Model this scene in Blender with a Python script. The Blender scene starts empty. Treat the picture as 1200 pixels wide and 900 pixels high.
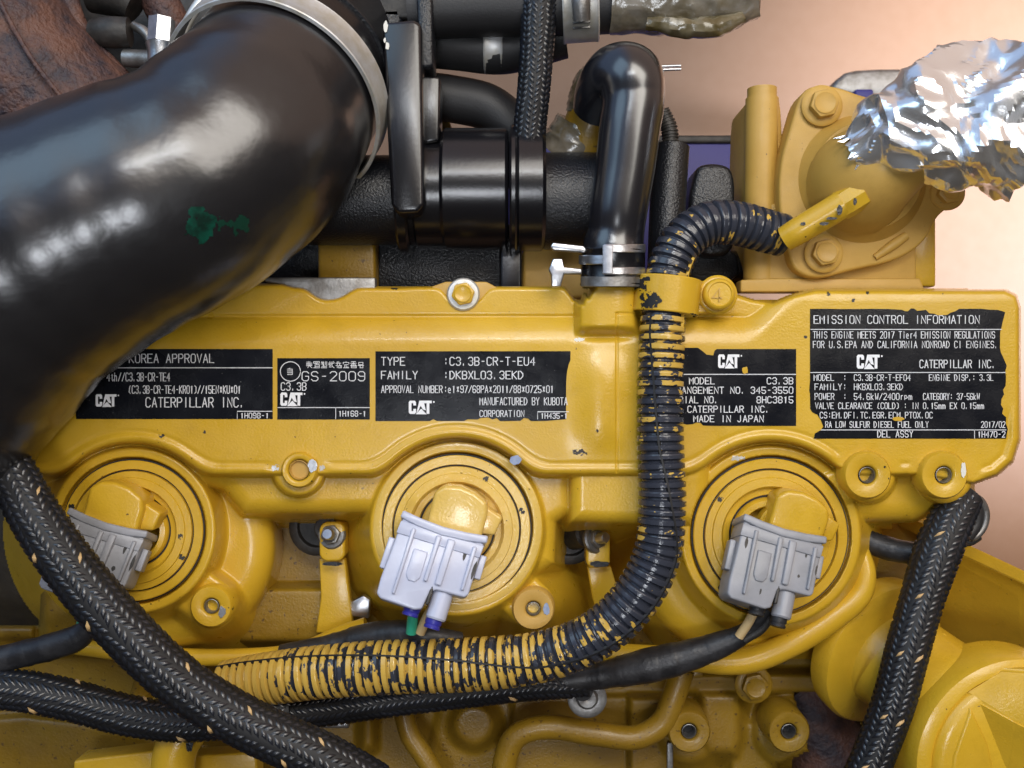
import bpy, bmesh, math, random
import numpy as np
from mathutils import Vector, Matrix, Euler, noise as mnoise
random.seed(7); rng = np.random.default_rng(7)
PI = math.pi; R = math.radians
scn = bpy.context.scene
col = scn.collection
# ------------------------------------------------------------------ scale: one drawing unit = 0.6 mm on the label face (z = 0)
S = 0.0006; D = 0.70; DP = D / S
# ------------------------------------------------------------------ camera
cam = bpy.data.cameras.new('camera'); co = bpy.data.objects.new('camera', cam); col.objects.link(co)
co.location = (0, 0, D); cam.sensor_width = 36; cam.lens = 36 * D / (1200 * S)
cam.clip_start = 0.01; cam.clip_end = 50
cam.dof.use_dof = True; cam.dof.focus_distance = D - 0.0; cam.dof.aperture_fstop = 9
scn.camera = co
# ------------------------------------------------------------------ world and lamps
w = bpy.data.worlds.new('World'); scn.world = w; w.use_nodes = True
nt = w.node_tree; bg = nt.nodes['Background']
tc = nt.nodes.new('ShaderNodeTexCoord'); sp = nt.nodes.new('ShaderNodeSeparateXYZ'); nt.links.new(tc.outputs['Generated'], sp.inputs[0])
def wramp(src, a, b, ca, cb):
    r = nt.nodes.new('ShaderNodeMapRange'); r.interpolation_type = 'SMOOTHSTEP'; r.inputs[1].default_value = a; r.inputs[2].default_value = b
    nt.links.new(src, r.inputs[0]); m = nt.nodes.new('ShaderNodeMix'); m.data_type = 'RGBA'; nt.links.new(r.outputs[0], m.inputs[0])
    for k_, q in ((6, ca), (7, cb)):
        if isinstance(q, tuple): m.inputs[k_].default_value = q+(1,)
        else: nt.links.new(q, m.inputs[k_])
    return m.outputs[2]
far = wramp(sp.outputs['X'], -.40, .12, (.36, .52, .86), (.80, .56, .44))      # cool window side to warm wall side
wc_ = wramp(sp.outputs['Y'], .05, .19, (.06, .05, .04), far)                   # dim behind the photographer, bright beyond the engine
nt.links.new(wc_, bg.inputs[0]); bg.inputs[1].default_value = 0.72

def lamp(name, loc, aim, sx, sy, power, colr):
    l = bpy.data.lights.new(name, 'AREA'); l.shape = 'RECTANGLE'; l.size = sx; l.size_y = sy
    l.energy = power; l.color = colr
    o = bpy.data.objects.new(name, l); col.objects.link(o); o.location = loc
    o.rotation_euler = (Vector(aim) - Vector(loc)).to_track_quat('-Z', 'Y').to_euler()
    return o
lamp('ceiling_lamp', (0.55, 0.85, 1.6), (0.14, 0, 0), 1.5, 0.8, 26, (1.0, .96, .88))
lamp('window_lamp', (-0.9, 1.0, 1.0), (-0.1, 0.1, 0), 1.2, 0.9, 6, (.55, .80, 1.0))
lamp('tube_lamp', (-0.10, 0.60, 1.2), (0, 0, 0), 0.45, 0.05, 2.2, (.90, .95, 1.0))
lamp('glare_lamp', (-0.10, -0.31, 1.4), (-0.04, -0.10, 0), 0.26, 0.28, 4.2, (.90, .94, 1.0))  # unseen lamp, placed for the glare on the middle injector
sl = bpy.data.lights.new('added_floor_spot', 'SPOT'); sl.energy = 240; sl.spot_size = R(44); sl.spot_blend = .35; sl.shadow_soft_size = .12; sl.color = (1.0, .80, .66)  # unseen warm spot, added to brighten the floor beyond the engine
so = bpy.data.objects.new('added_floor_spot', sl); col.objects.link(so); so.location = (1.5, 0.9, 0.75); so.rotation_euler = (Vector((1.0, .40, -.62))-Vector(so.location)).to_track_quat('-Z', 'Y').to_euler()
s2_ = bpy.data.lights.new('added_side_spot', 'SPOT'); s2_.energy = 330; s2_.spot_size = R(34); s2_.spot_blend = .9; s2_.shadow_soft_size = .12; s2_.color = (.80, .86, 1.0)  # second added spot, source unseen, cool light on the right-hand floor
s2o = bpy.data.objects.new('added_side_spot', s2_); col.objects.link(s2o); s2o.location = (1.6, 0.1, 0.6); s2o.rotation_euler = (Vector((.72, .22, -.62))-Vector(s2o.location)).to_track_quat('-Z', 'Y').to_euler()
scn.view_settings.view_transform = 'Standard'; scn.view_settings.look = 'None'
scn.view_settings.exposure = 0.04; scn.view_settings.gamma = 1; scn.view_settings.use_curve_mapping = False

# ------------------------------------------------------------------ helpers
def W(x, y, z=0.0):
    k = S * (DP - z) / DP
    return Vector(((x - 600) * k, (450 - y) * k, z * S))
def K(z): return (DP - z) / DP * S
WL = {}                                   # world location of every object
def root(name, x, y, z, label, cat, group=None, kind=None):
    o = bpy.data.objects.new(name, None); col.objects.link(o); o.empty_display_size = .01
    p = W(x, y, z); o.location = p; WL[o.name] = p.copy()
    tag(o, label, cat, group, kind); return o
def tag(o, label=None, cat=None, group=None, kind=None):
    if label: o['label'] = label
    if cat: o['category'] = cat
    if group: o['group'] = group
    if kind: o['kind'] = kind
    return o
def mesh(name, verts, faces, mat, parent=None, smooth=True, angle=40, kind=None):
    """verts in world space"""
    v = np.asarray([tuple(p) for p in verts] if not isinstance(verts, np.ndarray) else verts, dtype=float)
    c = (v.min(0) + v.max(0)) / 2
    me = bpy.data.meshes.new(name); me.from_pydata((v - c).tolist(), [], [tuple(int(i) for i in f) for f in faces]); me.update()
    bm = bmesh.new(); bm.from_mesh(me); bmesh.ops.recalc_face_normals(bm, faces=bm.faces[:]); bm.to_mesh(me); bm.free()
    me.materials.append(mat)
    if smooth:
        me.polygons.foreach_set('use_smooth', [True] * len(me.polygons))
        if angle: me.set_sharp_from_angle(angle=R(angle))
    o = bpy.data.objects.new(name, me); col.objects.link(o)
    wl = Vector(c); WL[o.name] = wl
    if parent: o.parent = parent; o.location = wl - WL[parent.name]
    else: o.location = wl
    if kind: o['kind'] = kind
    return o
def bmobj(name, bm, mat, parent=None, smooth=True, angle=35, kind=None):
    bm.verts.ensure_lookup_table(); bm.verts.index_update()
    v = np.array([tuple(a.co) for a in bm.verts]); f = [[a.index for a in p.verts] for p in bm.faces]
    bm.free(); return mesh(name, v, f, mat, parent, smooth, angle, kind)
def join(parts):
    V = []; F = []
    n = 0
    for v, f in parts:
        V.extend([tuple(p) for p in v]); F.extend([tuple(i + n for i in q) for q in f]); n += len(v)
    return V, F
# --- local geometry (drawing units, z up) then placed with xf
def place(v, x, y, z, rot=(0, 0, 0), sc=1.0):
    """local verts (x right, y up, z to viewer, drawing units) -> world at drawing position x,y,z"""
    M = Euler(rot).to_matrix(); k = K(z) * sc; o = W(x, y, z)
    return [M @ Vector(p) * k + o for p in v]
def lathe(prof, seg=48, hexa=None):
    V = []; F = []
    for r, z in prof:
        for i in range(seg):
            a = 2 * PI * i / seg; V.append((r * math.cos(a), r * math.sin(a), z))
    n = len(prof)
    for j in range(n - 1):
        for i in range(seg):
            a = j * seg + i; b = j * seg + (i + 1) % seg
            F.append((a, b, b + seg, a + seg))
    if prof[0][0] > 0.01: F.append(tuple(range(seg)))
    if prof[-1][0] > 0.01: F.append(tuple(range((n - 1) * seg, n * seg)))
    return V, F
def prism(pts, z0, z1, bev=2.0, seg=3, zb=False):
    """pts local 2D (x right, y up)"""
    bm = bmesh.new(); vs = [bm.verts.new((p[0], p[1], z1)) for p in pts]; f = bm.faces.new(vs)
    r = bmesh.ops.extrude_face_region(bm, geom=[f]); ev = [g for g in r['geom'] if isinstance(g, bmesh.types.BMVert)]
    for v in ev: v.co.z = z0
    bm.normal_update()
    if bev > 0:
        ed = [e for e in bm.edges if len(e.link_faces) == 2 and e.calc_face_angle(0) > R(28) and (zb or max(e.verts[0].co.z, e.verts[1].co.z) > z0 + .01)]
        bmesh.ops.bevel(bm, geom=ed, offset=bev, segments=seg, profile=.5, affect='EDGES', clamp_overlap=True)
    bm.verts.index_update(); V = [tuple(v.co) for v in bm.verts]; F = [[v.index for v in p.verts] for p in bm.faces]; bm.free()
    return V, F
def box(cx, cy, cz, sx, sy, sz, bev=1.5, rotz=0):
    p = [(-sx/2, -sy/2), (sx/2, -sy/2), (sx/2, sy/2), (-sx/2, sy/2)]
    V, F = prism(p, -sz/2, sz/2, bev, 3, True); c, s = math.cos(rotz), math.sin(rotz)
    return [(v[0]*c - v[1]*s + cx, v[0]*s + v[1]*c + cy, v[2] + cz) for v in V], F
def poly(name, pts, z0, z1, mat, parent=None, bev=3, seg=3, angle=35, smooth_pts=0):
    """solid slab from an outline in drawing pixels at height z1 down to z0"""
    if smooth_pts: pts = chaikin(pts, smooth_pts)
    cx = sum(p[0] for p in pts)/len(pts); cy = sum(p[1] for p in pts)/len(pts)
    V, F = prism([(p[0]-cx, cy-p[1]) for p in pts], z0 - z1, 0, bev, seg)
    return mesh(name, place(V, cx, cy, z1), F, mat, parent, True, angle)
def chaikin(p, n=2):
    for _ in range(n):
        q = []
        for i in range(len(p)):
            a, b = p[i], p[(i+1) % len(p)]
            q.append((a[0]*.75+b[0]*.25, a[1]*.75+b[1]*.25)); q.append((a[0]*.25+b[0]*.75, a[1]*.25+b[1]*.75))
        p = q
    return p
def rrect(x0, y0, x1, y1, r, n=5):
    P = []
    for cx, cy, a0 in ((x1-r, y0+r, -90), (x1-r, y1-r, 0), (x0+r, y1-r, 90), (x0+r, y0+r, 180)):
        for i in range(n+1):
            a = R(a0 + 90*i/n); P.append((cx + r*math.cos(a), cy + r*math.sin(a)))
    return P
# --- swept tubes
def spline(pts, step):
    """pts (x,y,z,r) in drawing units -> arrays of world pos, world radius at about 'step' units spacing"""
    P = np.array([list(W(*p[:3])) + [p[3] * K(p[2])] for p in pts]); n = len(P)
    ext = np.vstack([2*P[0]-P[1], P, 2*P[-1]-P[-2]]); out = []
    for i in range(n-1):
        p0, p1, p2, p3 = ext[i:i+4]
        d = [max(1e-6, np.linalg.norm(b[:3]-a[:3]))**.5 for a, b in ((p0,p1),(p1,p2),(p2,p3))]
        t0 = 0; t1 = d[0]; t2 = t1+d[1]; t3 = t2+d[2]
        m = 24
        for q in range(m):
            t = t1 + (t2-t1)*q/m
            A1 = (t1-t)/(t1-t0)*p0+(t-t0)/(t1-t0)*p1; A2 = (t2-t)/(t2-t1)*p1+(t-t1)/(t2-t1)*p2; A3 = (t3-t)/(t3-t2)*p2+(t-t2)/(t3-t2)*p3
            B1 = (t2-t)/(t2-t0)*A1+(t-t0)/(t2-t0)*A2; B2 = (t3-t)/(t3-t1)*A2+(t-t1)/(t3-t1)*A3
            out.append((t2-t)/(t2-t1)*B1+(t-t1)/(t2-t1)*B2)
    out.append(P[-1]); out = np.array(out)
    s = np.concatenate([[0], np.cumsum(np.linalg.norm(np.diff(out[:, :3], axis=0), axis=1))])
    N = max(2, int(s[-1]/(step*S))+1); ss = np.linspace(0, s[-1], N)
    o = np.stack([np.interp(ss, s, out[:, i]) for i in range(4)], 1)
    return o[:, :3], o[:, 3], ss / S
def frames(P, transport=False):
    T = np.gradient(P, axis=0); T /= np.linalg.norm(T, axis=1)[:, None]
    up = np.array([0, 0, 1.0])
    if not transport:
        B = up - (T @ up)[:, None]*T; B /= np.linalg.norm(B, axis=1)[:, None]
    else:
        B = np.zeros_like(T); b = up - T[0].dot(up)*T[0]
        if np.linalg.norm(b) < .05: b = np.array([0, 1.0, 0]) - T[0][1]*T[0]
        b /= np.linalg.norm(b)
        for i in range(len(T)):
            b = b - b.dot(T[i])*T[i]; b /= np.linalg.norm(b); B[i] = b
    return T, B, np.cross(T, B)
def tube(name, pts, mat, parent=None, seg=24, step=4, rf=None, caps=True, transport=False, attr=None, flat=None, angle=50, kind=None):
    P, r, s = spline(pts, step); T, B, C = frames(P, transport)
    if rf is not None: r = r * rf(s)
    a = np.arange(seg)*2*PI/seg
    ca = np.cos(a)[None, :, None]; sa = np.sin(a)[None, :, None]
    fb = 1.0 if flat is None else flat
    V = P[:, None, :] + r[:, None, None]*(ca*B[:, None, :]*fb + sa*C[:, None, :])
    V = V.reshape(-1, 3); n = len(P); F = []
    for j in range(n-1):
        for i in range(seg):
            q = j*seg+i; b = j*seg+(i+1) % seg; F.append((q, b, b+seg, q+seg))
    if caps: F.append(tuple(range(seg))); F.append(tuple(range((n-1)*seg, n*seg)))
    o = mesh(name, V, F, mat, parent, True, angle, kind)
    if attr is not None:
        at = o.data.attributes.new('paint', 'FLOAT', 'POINT'); at.data.foreach_set('value', np.repeat(attr(s/s[-1]), seg).astype(float))
    return o
def ribbon_on(name, pts, mat, parent, ang, wd, h=1.0, step=3, s0=0, s1=1):
    """narrow band lying along a swept tube at angle ang(s) (0 = facing up)"""
    P, r, s = spline(pts, step); T, B, C = frames(P); n = len(P)
    sel = [i for i in range(n) if s0 <= s[i]/s[-1] <= s1]; V = []; F = []
    for i in sel:
        a = ang(s[i]/s[-1]); nn = B[i]*math.cos(a)+C[i]*math.sin(a); tt = -B[i]*math.sin(a)+C[i]*math.cos(a)
        for du, dh in ((-wd, -1.5), (-wd*.5, h), (wd*.5, h), (wd, -1.5)): V.append(P[i]+nn*(r[i]+dh*S)+tt*du*S)
    for j in range(len(sel)-1):
        for q in range(3): a = j*4+q; F.append((a, a+1, a+5, a+4))
    return mesh(name, V, F, mat, parent)
def braid(rt, pts, r_scale=1.0, ncol=12, pitch=8.0, tr=9, tracer_gap=120, mats=None, flat=1.0):
    """braided sleeve: dark core + raised herringbone strands + tan tracer flecks"""
    core = tube('sleeve', pts, mats[0], rt, 20, 6, transport=False)
    P, r, s = spline(pts, pitch); T, B, C = frames(P); V = []; F = []; V2 = []; F2 = []
    n = len(P); nxt = 30
    for i in range(1, n-1):
        for c in range(ncol):
            a = 2*PI*(c+.5)/ncol
            if math.cos(a) < -.45: continue
            sg = 1 if c % 2 else -1
            cw = 2*PI*r[i]/ncol
            off = (random.random()-.5)*2.0*S + (.5*pitch*S if c % 2 else 0)
            a += (random.random()-.5)*.10+.06*math.sin(s[i]*.031+c)
            N = B[i]*math.cos(a)+C[i]*math.sin(a); Q = -B[i]*math.sin(a)+C[i]*math.cos(a)
            p = P[i]+T[i]*off+N*r[i]
            d = T[i]*.80+Q*sg*.62; d /= np.linalg.norm(d); e = np.cross(N, d)
            L = cw*.78*(.9+.2*random.random()); w_ = pitch*S*.36; h = 2.1*S
            tv = (abs((s[i] + (a/PI)*40) % tracer_gap) < pitch*.9) and c % 4 == 1 and random.random() < .8
            VV, FF = (V2, F2) if tv else (V, F)
            b = len(VV); hh = h*1.4 if tv else h
            if tv: L *= .85; w_ *= .72
            VV += [p-d*L-N*.8*S, p+d*L-N*.8*S, p-e*w_-N*.6*S, p+e*w_-N*.6*S, p-d*L*.45+N*hh, p+d*L*.45+N*hh]
            FF += [(b, b+2, b+4), (b, b+4, b+3), (b+2, b+5, b+4), (b+4, b+5, b+3), (b+2, b+1, b+5), (b+3, b+5, b+1)]
    st = mesh('braided_strands', V, F, mats[1], rt, True, None, 'stuff')
    for q in range(0, len(V2), 6): mesh('tracer_thread', V2[q:q+6], [tuple(i-0 for i in f) for f in F2[:6]], mats[2], rt, True, None)
    return core
# --- sdf / height field castings
def sd_poly(X, Y, pts):
    p = np.array(pts, float); n = len(p); d = np.full(X.shape, 1e18); s = np.ones(X.shape)
    for i in range(n):
        a = p[i]; b = p[i-1]; e = b-a; wx = X-a[0]; wy = Y-a[1]
        t = np.clip((wx*e[0]+wy*e[1])/(e@e+1e-12), 0, 1); bx = wx-e[0]*t; by = wy-e[1]*t
        d = np.minimum(d, bx*bx+by*by)
        c1 = Y >= a[1]; c2 = Y < b[1]; c3 = e[0]*wy > e[1]*wx
        m = (c1 & c2 & c3) | (~c1 & ~c2 & ~c3); s = np.where(m, -s, s)
    return s*np.sqrt(d)
def sd_circ(X, Y, x, y, r): return np.hypot(X-x, Y-y)-r
def sd_cap(X, Y, x0, y0, x1, y1, r):
    ex, ey = x1-x0, y1-y0; t = np.clip(((X-x0)*ex+(Y-y0)*ey)/(ex*ex+ey*ey), 0, 1)
    return np.hypot(X-x0-ex*t, Y-y0-ey*t)-r
def smax(a, b, k): h = np.clip(.5+.5*(a-b)/k, 0, 1); return b*(1-h)+a*h+k*h*(1-h)
def smin(a, b, k): return -smax(-a, -b, k)
def edge(d, z, r, slope):
    q = np.clip(d+r, 0, r*.995); return z-(r-np.sqrt(r*r-q*q))-np.clip(d, 0, None)*slope
def sst(x, a, b): t = np.clip((x-a)/(b-a), 0, 1); return t*t*(3-2*t)
def field(name, x0, x1, y0, y1, st, fn, mat, parent, cut=None, smooth=True, skirt=None):
    xs = np.arange(x0, x1+st*.5, st); ys = np.arange(y0, y1+st*.5, st); X, Y = np.meshgrid(xs, ys)
    Z = fn(X, Y); k = S*(DP-Z)/DP
    V = np.stack([(X-600)*k, (450-Y)*k, Z*S], -1).reshape(-1, 3); nx, ny = len(xs), len(ys)
    idx = np.arange(nx*ny).reshape(ny, nx)
    q = np.stack([idx[:-1, :-1], idx[1:, :-1], idx[1:, 1:], idx[:-1, 1:]], -1).reshape(-1, 4)
    if cut is not None:
        zz = Z.reshape(-1)[q].max(1); cc = cut(X, Y).reshape(-1)[q[:, 0]] if callable(cut) else cut; q = q[zz > cc]
        u, inv = np.unique(q, return_inverse=True); V = V[u]; q = inv.reshape(q.shape)
    me = bpy.data.meshes.new(name); c = (V.min(0)+V.max(0))/2
    me.vertices.add(len(V)); me.vertices.foreach_set('co', (V-c).ravel())
    me.loops.add(len(q)*4); me.loops.foreach_set('vertex_index', q.ravel().astype(np.int32))
    me.polygons.add(len(q)); me.polygons.foreach_set('loop_start', np.arange(0, len(q)*4, 4, dtype=np.int32))
    me.update(calc_edges=True); me.validate()
    me.polygons.foreach_set('use_smooth', np.ones(len(me.polygons), bool)); me.materials.append(mat)
    o = bpy.data.objects.new(name, me); col.objects.link(o); wl = Vector(c); WL[o.name] = wl
    if parent: o.parent = parent; o.location = wl-WL[parent.name]
    else: o.location = wl
    return o

# ------------------------------------------------------------------ materials
def nodes(name):
    m = bpy.data.materials.new(name); m.use_nodes = True; t = m.node_tree; return m, t, t.nodes['Principled BSDF']
def nz(t, scale, detail=3, rough=.5, vec=None, dist=0):
    n = t.nodes.new('ShaderNodeTexNoise'); n.inputs['Scale'].default_value = scale; n.inputs['Detail'].default_value = detail
    n.inputs['Roughness'].default_value = rough; n.inputs['Distortion'].default_value = dist
    if vec is None:
        c = t.nodes.new('ShaderNodeNewGeometry'); vec = c.outputs['Position']
    t.links.new(vec, n.inputs['Vector']); return n.outputs['Fac']
def ramp(t, f, a, b, ca=(0, 0, 0, 1), cb=(1, 1, 1, 1)):
    r = t.nodes.new('ShaderNodeValToRGB'); r.color_ramp.elements[0].position = a; r.color_ramp.elements[1].position = b
    r.color_ramp.elements[0].color = ca; r.color_ramp.elements[1].color = cb; t.links.new(f, r.inputs[0]); return r.outputs[0]
def mix(t, f, a, b):
    n = t.nodes.new('ShaderNodeMix'); n.data_type = 'RGBA'
    if isinstance(f, float): n.inputs[0].default_value = f
    else: t.links.new(f, n.inputs[0])
    for i, q in ((6, a), (7, b)):
        if isinstance(q, tuple): n.inputs[i].default_value = q if len(q) == 4 else q+(1,)
        else: t.links.new(q, n.inputs[i])
    return n.outputs[2]
def math_(t, op, a, b=0.0):
    n = t.nodes.new('ShaderNodeMath'); n.operation = op
    for i, q in ((0, a), (1, b)):
        if isinstance(q, (int, float)): n.inputs[i].default_value = q
        else: t.links.new(q, n.inputs[i])
    return n.outputs[0]
def bump(t, b, h, strength=.2, dist=.0005):
    n = t.nodes.new('ShaderNodeBump'); n.inputs['Strength'].default_value = strength; n.inputs['Distance'].default_value = dist
    t.links.new(h, n.inputs['Height']); t.links.new(n.outputs[0], b.inputs['Normal'])
def paint(name, c1, c2, rough=.34, coat=.42, chips=0.0, specks=.70, bscale=620, bstr=.30, chipcol=(.012, .010, .009)):
    m, t, b = nodes(name)
    c = mix(t, ramp(t, nz(t, 11, 4, .6), .35, .65), c1, c2)
    c = mix(t, math_(t, 'MULTIPLY', ramp(t, nz(t, 38, 5, .7), .52, .72), .35), c, tuple(q*.72 for q in c2))
    c = mix(t, math_(t, 'MULTIPLY', nz(t, 900, 2), .16), c, tuple(q*.55 for q in c1))
    if specks: c = mix(t, ramp(t, nz(t, 260, 2, .6), specks, specks+.03), c, (.10, .055, .015))
    if chips: c = mix(t, ramp(t, nz(t, 75, 4, .65), 1-chips, 1-chips+.01), c, chipcol)
    t.links.new(c, b.inputs['Base Color'])
    t.links.new(ramp(t, nz(t, 60, 3), .3, .8, (rough-.08,)*3+(1,), (rough+.12,)*3+(1,)), b.inputs['Roughness'])
    b.inputs['Coat Weight'].default_value = coat; b.inputs['Coat Roughness'].default_value = .14
    h = math_(t, 'ADD', nz(t, bscale, 2), math_(t, 'MULTIPLY', nz(t, 120, 2), .8))
    bump(t, b, h, bstr, .0006); return m
def plain(name, c, rough=.5, metal=0.0, bscale=0, bstr=.2, c2=None, cs=60, coat=0, dist=.0005, spec=None):
    m, t, b = nodes(name)
    if c2: t.links.new(mix(t, ramp(t, nz(t, cs, 4, .6), .38, .62), c, c2), b.inputs['Base Color'])
    else: b.inputs['Base Color'].default_value = c+(1,)
    b.inputs['Roughness'].default_value = rough; b.inputs['Metallic'].default_value = metal; b.inputs['Coat Weight'].default_value = coat; b.inputs['Coat Roughness'].default_value = .24
    if spec is not None: b.inputs['Specular IOR Level'].default_value = spec
    if bscale: bump(t, b, nz(t, bscale, 3), bstr, dist)
    return m
YC = (.65, .398, .026); YD = (.58, .345, .019)
M = {}
M['yellow'] = paint('yellow_paint', YC, YD, .34, .3, 0, .735)
M['yellow_chip'] = paint('yellow_paint_chipped', YC, YD, .36, .25, .345, .73)
M['yellow_glare'] = paint('yellow_paint_glare', (.76, .53, .15), (.70, .45, .07), .24, .5, 0, .72, 500, .45)  # yellow paled to carry the glare on the middle injector
M['yellow_matt'] = paint('yellow_paint_matt', (.56, .34, .075), (.50, .29, .05), .55, .05, 0, .74, 1500, .2)
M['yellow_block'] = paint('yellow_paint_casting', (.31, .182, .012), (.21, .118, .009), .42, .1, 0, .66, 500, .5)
M['black_gloss'] = plain('black_gloss_paint', (.006, .006, .008), .24, 0, 420, .16, None, coat=.4)
M['black_cast'] = plain('black_painted_casting', (.008, .009, .012), .30, 0, 650, .8, None, dist=.0008)
M['black_hose'] = plain('black_rubber_hose', (.010, .010, .012), .27, 0, 60, .5, (.012, .012, .014), 40, coat=.30, spec=.8, dist=.0010)
M['sheen_hose'] = plain('glossy_rubber', (.010, .010, .013), .22, 0, 300, .05, coat=.5, spec=.8)
M['rubber'] = plain('matt_rubber', (.018, .018, .020), .5, 0, 800, .3)
M['tape'] = plain('black_cloth_tape', (.014, .014, .016), .42, 0, 500, .5, (.03, .03, .033), 90)
M['core'] = plain('sleeve_core', (.008, .008, .009), .6)
M['strand'] = plain('sleeve_strand', (.007, .008, .011), .33, 0, 0, 0, (.013, .015, .022), 50, spec=.8)
M['tracer'] = plain('tan_tracer', (.55, .36, .16), .5)
M['steel'] = plain('zinc_steel', (.62, .63, .66), .30, .95, 600, .2, (.48, .49, .52), 120)
M['steel_dull'] = plain('dull_steel', (.30, .30, .30), .45, .8, 500, .4, (.18, .17, .16), 90)
M['galv'] = plain('galvanised_band', (.62, .63, .64), .42, .55, 300, .15, (.50, .48, .42), 60)
M['rust'] = plain('rusty_cast_iron', (.13, .060, .042), .6, 0, 260, 1.0, (.035, .026, .034), 38, dist=.0025)
M['dark'] = plain('dark_metal', (.02, .019, .018), .5, .2, 400, .5, (.045, .04, .036), 80)
M['grey_plastic'] = plain('grey_plastic', (.29, .295, .325), .38, 0, 400, .2, (.24, .245, .265), 45)
M['foil'] = plain('aluminium_foil', (.93, .94, .96), .22, .85, 200, .2, None, dist=.0006)
M['lavender'] = plain('grey_plastic_lavender_lit', (.50, .53, .66), .25, 0, 500, .1, (.46, .49, .62), 50)  # grey plastic with the middle plug's bluish light put into its colour
M['green'] = plain('green_wire', (.03, .33, .20), .35)
M['tan'] = plain('tan_wire', (.55, .40, .20), .4)
M['blue'] = plain('blue_seal', (.03, .03, .28), .4)
M['bluep'] = plain('violet_blue_plastic', (.030, .028, .20), .5)
M['olive'] = plain('olive_brown_film', (.085, .065, .025), .22, .0, 60, .5, (.20, .17, .11), 40, dist=.002, coat=.6)
M['filmy'] = plain('grey_plastic_film', (.20, .18, .15), .2, 0, 80, .6, (.10, .08, .045), 30, dist=.002, coat=.7)
M['label'] = paint('black_label_film', (.005, .006, .009), (.008, .009, .013), .24, 0, 0, 0, 900, .12)
M['ink'] = plain('white_print', (.66, .67, .70), .5)
M['inkbold'] = plain('white_bold_print', (.80, .81, .84), .5)
M['white'] = plain('bare_primer', (.70, .68, .62), .6)
M['bluedab'] = plain('blue_grey_dab', (.30, .36, .50), .5, 0, 300, .4, (.22, .28, .44), 300)
M['glintfaint'] = plain('faint_green_glint', (.004, .035, .022), .35)  # fainter end of the painted green glint
M['greenglint'] = plain('green_glint_paint', (.004, .065, .042), .28, 0, 300, .3, (.004, .02, .014), 110)  # paint for the green glint on the intake hose
M['label'].node_tree.nodes['Principled BSDF'].inputs['Specular IOR Level'].default_value = .28
# label
def dusty(m, lo=.735):
    t = m.node_tree; b = t.nodes['Principled BSDF']; src = b.inputs['Base Color'].links[0].from_socket
    c = mix(t, ramp(t, nz(t, 480, 2, .7), lo, lo+.03), src, (.16, .16, .16)); t.links.new(c, b.inputs['Base Color'])
dusty(M['label'])
# overspray: yellow mist over a dark material, driven by the 'paint' attribute and noise
def overspray(name, dark, rough=.3):
    m, t, b = nodes(name)
    a = t.nodes.new('ShaderNodeAttribute'); a.attribute_name = 'paint'
    g = t.nodes.new('ShaderNodeNewGeometry'); mp = t.nodes.new('ShaderNodeMapping'); t.links.new(g.outputs['Position'], mp.inputs[0])
    n = math_(t, 'ADD', nz(t, 150, 4, .7), math_(t, 'MULTIPLY', nz(t, 45, 2), .5))
    f = ramp(t, math_(t, 'ADD', math_(t, 'MULTIPLY', nz(t, 420, 3, .6), .35), a.outputs['Fac']), .66, .70)
    t.links.new(mix(t, f, dark, (.56, .36, .07)), b.inputs['Base Color']); b.inputs['Roughness'].default_value = rough
    bump(t, b, math_(t, 'ADD', nz(t, 500, 2), math_(t, 'MULTIPLY', f, .6)), .3, .0006); return m
M['conduit'] = overspray('grey_conduit_with_overspray', (.034, .038, .052), .18)
M['recess'] = plain('dark_brown_casting', (.05, .033, .014), .5, 0, 200, .6, (.03, .02, .01), 30)  # plain dark brown for the deep slab at lower left
def floor_mat():
    m, t, b = nodes('pale_floor')
    c = mix(t, ramp(t, nz(t, 1.6, 2), .4, .65), (.175, .092, .044), (.185, .104, .060))
    c = mix(t, math_(t, 'MULTIPLY', nz(t, 60, 4), .2), c, (.30, .21, .16))
    t.links.new(c, b.inputs['Base Color']); b.inputs['Roughness'].default_value = .55; bump(t, b, nz(t, 90, 3), .1); return m
M['floor'] = floor_mat()

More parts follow.
